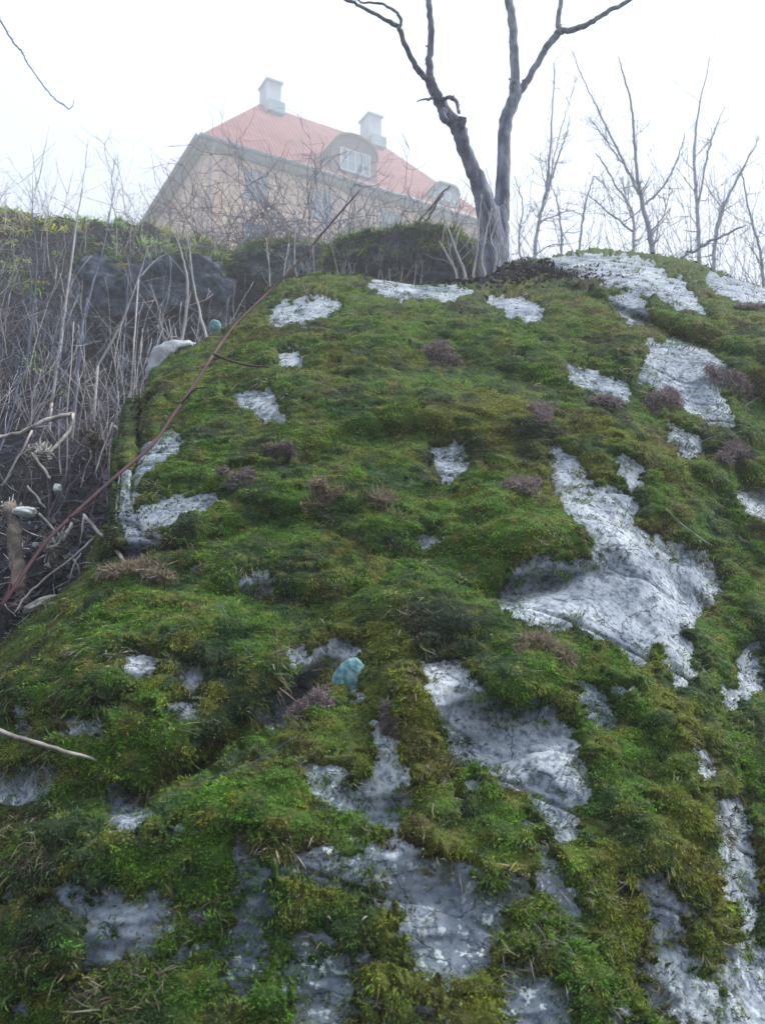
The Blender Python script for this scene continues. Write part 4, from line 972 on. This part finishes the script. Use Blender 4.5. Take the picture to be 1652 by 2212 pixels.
# ---------------------------------------------------------------- small things on the rock
c, n = hit(762, 1472, 'rock'); blob('stone', c + n * .016, (.034, .020, .054), M_turq, 'blue-green stone lodged in the moss at the middle of the rock', 'stone', 12, .14, rot=R(28), seg=(40, 60))
def tuft(px, py, rx, ry, n, lab, col=(0.27, 0.20, 0.20), L=.035, cat='dry tuft'):
    c, nm = hit(px, py, 'rock'); k = c.y / F
    u = nm.cross(Vector((0, 0, 1))).normalized(); v = u.cross(nm)
    n = int(n * 1.5); lump = rng.normal(size=(9, 2)) * .6; m = lump[rng.integers(0, 7, n)] + rng.normal(size=(n, 2)) * .22; rr = np.minimum(np.hypot(m[:, 0], m[:, 1]), 1)
    rx, ry = rx * 1.25, ry * 1.2
    hgt = np.sqrt(1 - rr ** 2) * min(rx, ry) * k * 0.35
    cu, nu_, vu = np.array(u), np.array(nm), np.array(v)
    base = m[:, :1] * rx * k * cu + m[:, 1:] * ry * k * 1.15 * vu + nu_ * (hgt[:, None] * rng.uniform(.2, 1, (n, 1)))
    d = base + rng.normal(size=(n, 3)) * (rx * k) * .8; d /= np.linalg.norm(d, axis=1, keepdims=True)
    d = d * .25 + np.cross(d, rng.normal(size=(n, 3))) * .6 + rng.normal(size=(n, 3)) * .35 + [0, 0, -.35]; d /= np.linalg.norm(d, axis=1, keepdims=True)
    s = np.cross(d, rng.normal(size=(n, 3))); s /= np.linalg.norm(s, axis=1, keepdims=True)
    Ln = (L * rng.uniform(.4, 1.2, n))[:, None] * (c.y / 2.6) ** .5; W = .0013 * (c.y / 2.2)
    mid_ = base + d * Ln * .5; tip = mid_ + (d + rng.normal(size=(n, 3)) * .7) * Ln * .4
    V = np.stack([base - s * W, base + s * W, mid_ + s * W, mid_ - s * W, tip], 1).reshape(-1, 3)
    b = np.arange(n) * 5
    t = np.array(col)[None, :] * rng.uniform(.45, 1.5, (n, 1)) + rng.normal(size=(n, 3)) * .012
    o = mesh_np('dry_tuft', V, np.stack([b, b + 1, b + 2, b + 3], 1), np.stack([b + 3, b + 2, b + 4], 1), M_blade, None, False, {'tint': np.clip(np.repeat(t, 5, 0), .02, 1)})
    o.location = c; tag(o, lab, cat, 'dead brown tufts in the moss')
for a_ in [(955,765,34,30,2600,'round pinkish dead tuft high on the rock below the forked tree'),
           (1156,890,26,36,2200,'upright brown dead tuft right of the middle of the upper rock'),
           (1118,1050,30,44,2400,'tall brown dead tuft above the left tip of the largest white patch'),
           (1425,870,40,34,2600,'brown dead tuft under the upper right white patch, left of its twin'),
           (1530,912,46,28,2600,'brown dead tuft along the lower edge of the upper right white patch'),
           (1600,835,44,40,2600,'wide brown dead tuft right of the upper right white patch'),
           (1590,972,30,20,1600,'small brown dead tuft near the right edge under the white patch'),
           (700,1078,30,20,1500,'straggly straw tuft at the centre left of the rock'),
           (818,1080,24,20,1400,'flat straw tuft near the centre of the rock'),
           (672,1516,30,30,2200,'pinkish dead tuft left of the blue-green stone'),
           (596,972,34,18,1500,'thin brown tuft on the left side of the upper rock'),
           (520,1035,26,14,1200,'low brown tuft on the left flank of the rock'),
           (1320,870,30,18,1300,'low brown tuft under the small white strip at the upper right'),
           (1640,665,30,20,1500,'brown tuft at the right edge near the crest'),
           (1165,1385,34,26,1600,'straw tuft under the left tip of the largest white patch'),
           (848,1560,18,16,900,'small pinkish tuft right of the blue-green stone'),
           (270,1235,60,16,2200,'matted straw tuft above the lower left moss lobe')]:
    tuft(*a_[:6], col=(0.30, 0.25, 0.19) if 'straw' in a_[5] else (0.27, 0.22, 0.225), L=.034 if 'straw' in a_[5] else .019)

# ---------------------------------------------------------------- sticks, canes and debris
def along(pts, off, rel=None, sides=7, name='stick', m=M_bleach, label='', cat='stick', group=None, tw=0, rough=.1, which='both', k=4, fixedY=None, parent=None):
    mb = MB(); s = spline([(a, b_, c * .8) for a, b_, c in pts], k); s[1:-1, :2] += rng.normal(size=(len(s) - 2, 2)) * (1.2 if fixedY is not None and name == 'stick' else 0); W = []
    Ys = []
    for i, q_ in enumerate(s):
        if fixedY is None: Ys.append((hit(q_[0], q_[1], which)[0]).y - off)
    if fixedY is None:
        Ys = np.array(Ys); lo = np.poly1d(np.polyfit(np.arange(len(Ys)), Ys, 1))(np.arange(len(Ys)))
        Ys = np.minimum(lo - max(0, float((lo - Ys).max())), 99)
    else: Ys = np.interp(np.linspace(0, 1, len(s)), np.linspace(0, 1, len(fixedY)), fixedY)
    W = np.array([tuple(P(q_[0], q_[1], y_)) for q_, y_ in zip(s, Ys)]); rad = np.maximum(s[:, 2], .4) / F * Ys * 1.02
    mb.tube(W, rad, sides, rough)
    for _ in range(tw):
        kk = rng.integers(1, len(W) - 1); twig(mb, W[kk], rng.normal(size=3), .1, rad[kk] * .4, 0)
    o = mb.build(name, m, None, True, tuple(W[0]))
    if label: tag(o, label, cat, group)
    return o, W, rad
o, W, rad = along([(785,402,2.4),(700,500,2.8),(625,588,3.2),(560,650,3.8),(505,705,4.2),(462,765,4.6),(420,830,4.2),(372,900,4.6),(330,960,4.8),(275,1008,5),(215,1060,5),(150,1120,5),(100,1170,5),(50,1240,5),(0,1312,5),(-70,1390,5),(-140,1470,5)],
      0, name='bramble_cane', m=M_cane, label='long dark red cane arching up from lower left across the rock to the house', cat='cane', fixedY=[3.0, 2.78, 2.5, 2.25, 2.05, 1.9, 1.8], k=5, rough=.05)
for pts, fy in (([(462,765,3.2),(500,780,2.6),(540,790,2.2),(582,793,1.6)], (2.42, 2.36)), ([(392,872,2.4),(420,842,2),(450,836,1.4)], (2.33, 2.3)), ([(150,1120,2.5),(200,1090,2),(245,1060,1)], (1.98, 1.98)), ([(0,1312,3),(20,1270,2),(30,1200,1)], (1.86, 1.88))):
    mb = MB(); limb(mb, pts, *fy, 6, .05); v_ = mb.build('side_twig', M_cane, o); 
    a_ = np.empty(len(v_.data.vertices) * 3, np.float32); v_.data.vertices.foreach_get('co', a_); a_ = a_.reshape(-1, 3) - np.array(o.location, np.float32); v_.data.vertices.foreach_set('co', a_.ravel()); v_.data.update()
SG = 'bleached sticks in the hollow at the left'
for pts, lab, fy in [
    ([(-30,952,6),(0,945,6),(60,928,6),(110,905,6.5),(158,893,6)], 'long bleached stick lying level at the left edge', (3.5, 3.7)),
    ([(158,893,4.5),(152,930,4.5),(120,965,5),(95,992,5)], 'crooked bleached stick hanging from the end of the long level stick', (3.7, 3.4)),
    ([(70,930,3),(40,990,3),(5,1050,3)], 'thin grey stick slanting down to the left edge', (3.4, 3.3)),
    ([(244,914,3.4),(226,965,3),(204,1028,2.4)], 'thin pale stick standing upright left of the mossy shoulder', (3.5, 3.35)),
    ([(248,920,4),(268,948,4)], 'stub of pale wood beside the thin upright stick', (3.45, 3.4)),
    ([(182,1112,4.5),(215,1150,5),(250,1190,5.2),(284,1230,5),(310,1230,2.4)], 'stout pale stick sloping down to the right onto the lower moss lobe', (2.6, 2.05)),
    ([(204,1162,2.6),(165,1200,3),(110,1240,3),(60,1285,3),(30,1325,2)], 'thin pale stick sloping left under the stout pale one', (2.5, 2.4)),
    ([(156,1130,5),(135,1170,5.5)], 'short thick stub of pale wood under the red cane', (2.95, 2.9)),
    ([(182,1115,3),(178,1150,3),(172,1180,2.4)], 'short upright twig hanging from the stout pale stick', (2.93, 2.9)),
    ([(70,980,4),(100,1020,4),(108,1035,3)], 'short pale stick below the crooked bleached one', (3.35, 3.3)),
    ([(60,1050,3),(85,1080,2.6),(100,1098,2)], 'thin dull stick in the middle of the hollow', (3.2, 3.15)),
    ([(85,1110,3.6),(115,1140,3.6),(132,1162,3)], 'pale stick ending at the white scrap', (3.0, 2.95)),
    ([(158,1205,2.6),(175,1240,2.6),(168,1270,2)], 'bent twig beside the shredded wood', (2.9, 2.85)),
    ([(176,1195,2.2),(160,1220,2.4),(148,1262,2)], 'forked twig right of the shredded wood', (2.88, 2.84)),
    ]:
    along(pts, 0, name='stick', label=lab, group=SG, fixedY=fy, m=M_bleach, tw=1)
along([(-60,1560,6),(0,1580,6.5),(70,1602,6.5),(140,1622,5.5),(212,1644,3.5)], .02, name='stick', label='long pale stick poking in over the moss from the left edge', m=M_bleach, fixedY=(1.55, 1.74))
along([(1438,1100,2),(1470,1132,2),(1532,1176,1.6)], .03, name='stick', label='fine straw coloured stalk lying on the moss at the right', m=M_bleach)
along([(390,1700,1),(480,1672,1),(560,1640,1),(640,1590,.7)], .03, name='stick', label='fine pale stalk lying in the groove at lower left', m=M_dim)
along([(210,765,2.2),(270,763,2.2),(330,762,1.6)], .3, name='stick', label='short dark stick lying level on the bank', m=M_cane)
along([(-20,905,9),(60,870,11),(100,855,9),(150,820,10),(200,812,6)], .15, name='log', label='dark rotten log lying across the foot of the bank', cat='log', m=M_soil, sides=9)
# thick broken branch, shredded wood, scraps
mb = MB(); W, rad = limb(mb, [(22,1090,13),(32,1140,14),(36,1200,15),(42,1250,15),(46,1290,9)], 2.95, 2.8, 10, .12, .004)
tag(mb.build('broken_branch', M_brownwood, None, True, tuple(W[0])), 'thick broken brown branch standing in the hollow at the left edge', 'branch')
def shred(px, py, Y, n, L, lab, m, sx=30, sy=30):
    mb = MB(); c = P(px, py, Y)
    for k_ in range(5):
        v_ = Vector(rng.normal(size=3)).normalized() * sx * 1.1 / F * Y; mb.tube([c - v_, c + Vector(rng.normal(size=3)) * .004, c + v_], [.002, .007, .002], 5, .2)
    for _ in range(n):
        q_ = P(px + rng.normal() * sx * .5, py + rng.normal() * sy * .5, Y + rng.normal() * .03)
        d = Vector(rng.normal(size=3)); d.x = d.x * .4 - .3; d.z = d.z * .8 + .5; d.normalize()
        d = (d + Vector((.5, 0, -.6)) * (1 if rng.random() < .6 else 0)).normalized(); l_ = L * rng.uniform(.3, 1)
        mb.tube([q_ - d * l_ * .5, q_ + Vector(rng.normal(size=3)) * .006, q_ + d * l_ * .5], [.002, .006 * rng.uniform(.3, 1.5), .0015], 4, .2)
    o = mb.build('wood_shreds', m, None, True, tuple(c)); tag(o, lab, 'wood debris', 'splintered wood in the hollow')
shred(122, 1185, 2.95, 80, .09, 'pale clump of shredded wood below the red cane', M_bleach, 26, 36)
shred(85, 980, 3.4, 110, .09, 'pale shredded wood at the end of the crooked stick', M_bleach, 24, 18)
shred(20, 1110, 2.98, 60, .08, 'pale shredded wood behind the white scrap', M_bleach, 26, 26)
shred(200, 950, 3.6, 50, .12, 'rusty brown shredded wood under the mossy shoulder', M_brownwood, 22, 40)
shred(50, 1300, 2.8, 40, .07, 'brown shredded wood at the foot of the broken branch', M_brownwood, 16, 20)
def rest(px, py, r, m, lab, seed, rot=0., Y=None, name='stone', cat='stone', group=None):
    if Y is None: c, n = hit(px, py); c = c + n * min(r) * .3
    else: c = P(px, py, Y)
    blob(name, c, r, m, lab, cat, seed, .6, rot=rot, seg=(22, 30), group=group)
rest(56, 1106, (.040, .024, .019), M_white, 'small bright white scrap lying in the hollow', 21, R(5), 2.92, 'litter_scrap', 'scrap')
rest(125, 1054, (.016, .012, .017), M_white, 'tiny white scrap above the red cane', 22, 0, 3.2, 'litter_scrap', 'scrap')
rest(90, 1305, (.058, .03, .016), M_bleach, 'curved flake of pale bark at the foot of the hollow', 23, R(-24), 2.62, 'bark_flake', 'bark')
rest(78, 1178, (.012, .014, .011), M_palestone, 'tiny pinkish pebble in the hollow', 24, 0, 3.05)
G3 = 'pebbles lying in the hollow at the left'
for i, (px, py, s, Y) in enumerate([(60,1222,.03,3.1),(44,1180,.028,3.1),(150,1292,.035,2.75),(60,1330,.03,2.6),(130,1010,.02,3.4),(15,1010,.025,3.4)]):
    pass
# dark bank wall of roots and earth that closes the hollow behind the sticks
mbk = MB()
for _ in range(50):
    px, py = rng.uniform(-60, 290), rng.uniform(860, 1330); h, n = hit(px, py, 'ground')
    d = np.array(rng.normal(size=3)); d /= np.linalg.norm(d)
    twig(mbk, np.array(h) + np.array(n) * .03, d, rng.uniform(.15, .45), rng.uniform(.002, .006), 1, 0, .35, .5, 4)
tag(mbk.build('brushwood', M_dim), 'loose tangle of dull twigs on the floor of the hollow', 'brushwood', kind='stuff')
mbk = MB()
for _ in range(70):
    px, py = rng.uniform(-60, 250), rng.uniform(880, 1330); h, n = hit(px, py, 'ground')
    d = np.array(rng.normal(size=3)); d /= np.linalg.norm(d)
    twig(mbk, np.array(h) + np.array(n) * .05, d, rng.uniform(.15, .4), rng.uniform(.003, .006), 0, 0, .3, .5, 4)
tag(mbk.build('brushwood', M_bleach), 'scattered pale broken twigs on the floor of the hollow', 'brushwood', kind='stuff')

# tree whose branch hangs in at the top left
tx = P(-330, 420, 6.2); zt = gz(tx.x, tx.y)
t2 = empty('bare_tree', (tx.x, tx.y, zt)); tag(t2, 'tree beyond the left edge whose single thin branch dips into the top left corner', 'tree')
mb = MB(); mb.tube(spline([(tx.x, tx.y, zt - .2), (tx.x + .05, tx.y, zt + 2), (tx.x - .1, tx.y + .1, zt + 5), (tx.x, tx.y, 12)], 6), np.linspace(.16, .05, 19), 10, .03); tchild(mb, 'trunk', M_bark, t2)
mb = MB(); W, rad = limb(mb, [(-330,-330,5),(-200,-200,3.4),(-60,-50,2.6),(0,42,2),(30,92,2),(48,112,1.9),(62,140,1.6),(90,180,1.5),(115,210,1.4),(140,228,1.6),(150,236,1.2)], 6.2, 5.4, 5, .1, .003, 5); buds(mb, W, rad, 26, .02, .003)
limb(mb, [(150,236,1.2),(158,228,1),(160,215,.7)], 5.4, 5.4, 4); tchild(mb, 'branch', M_dim, t2)

# ---------------------------------------------------------------- haze
HZ = 0.011
if HZ:
    hb = MB(); hb.box(-46, 46, -8, 62, -1.6, 38)
    hm = bpy.data.materials.new('haze'); hm.use_nodes = True; t = hm.node_tree; t.nodes.clear()
    oo = t.nodes.new('ShaderNodeOutputMaterial'); pv = t.nodes.new('ShaderNodeVolumePrincipled')
    pv.inputs['Color'].default_value = (0.93, 0.96, 1.0, 1); pv.inputs['Density'].default_value = HZ; pv.inputs['Anisotropy'].default_value = 0.3
    t.links.new(pv.outputs[0], oo.inputs['Volume'])
    ho = hb.build('haze', hm, None, False); tag(ho, 'thin pale haze in the air', kind='stuff')
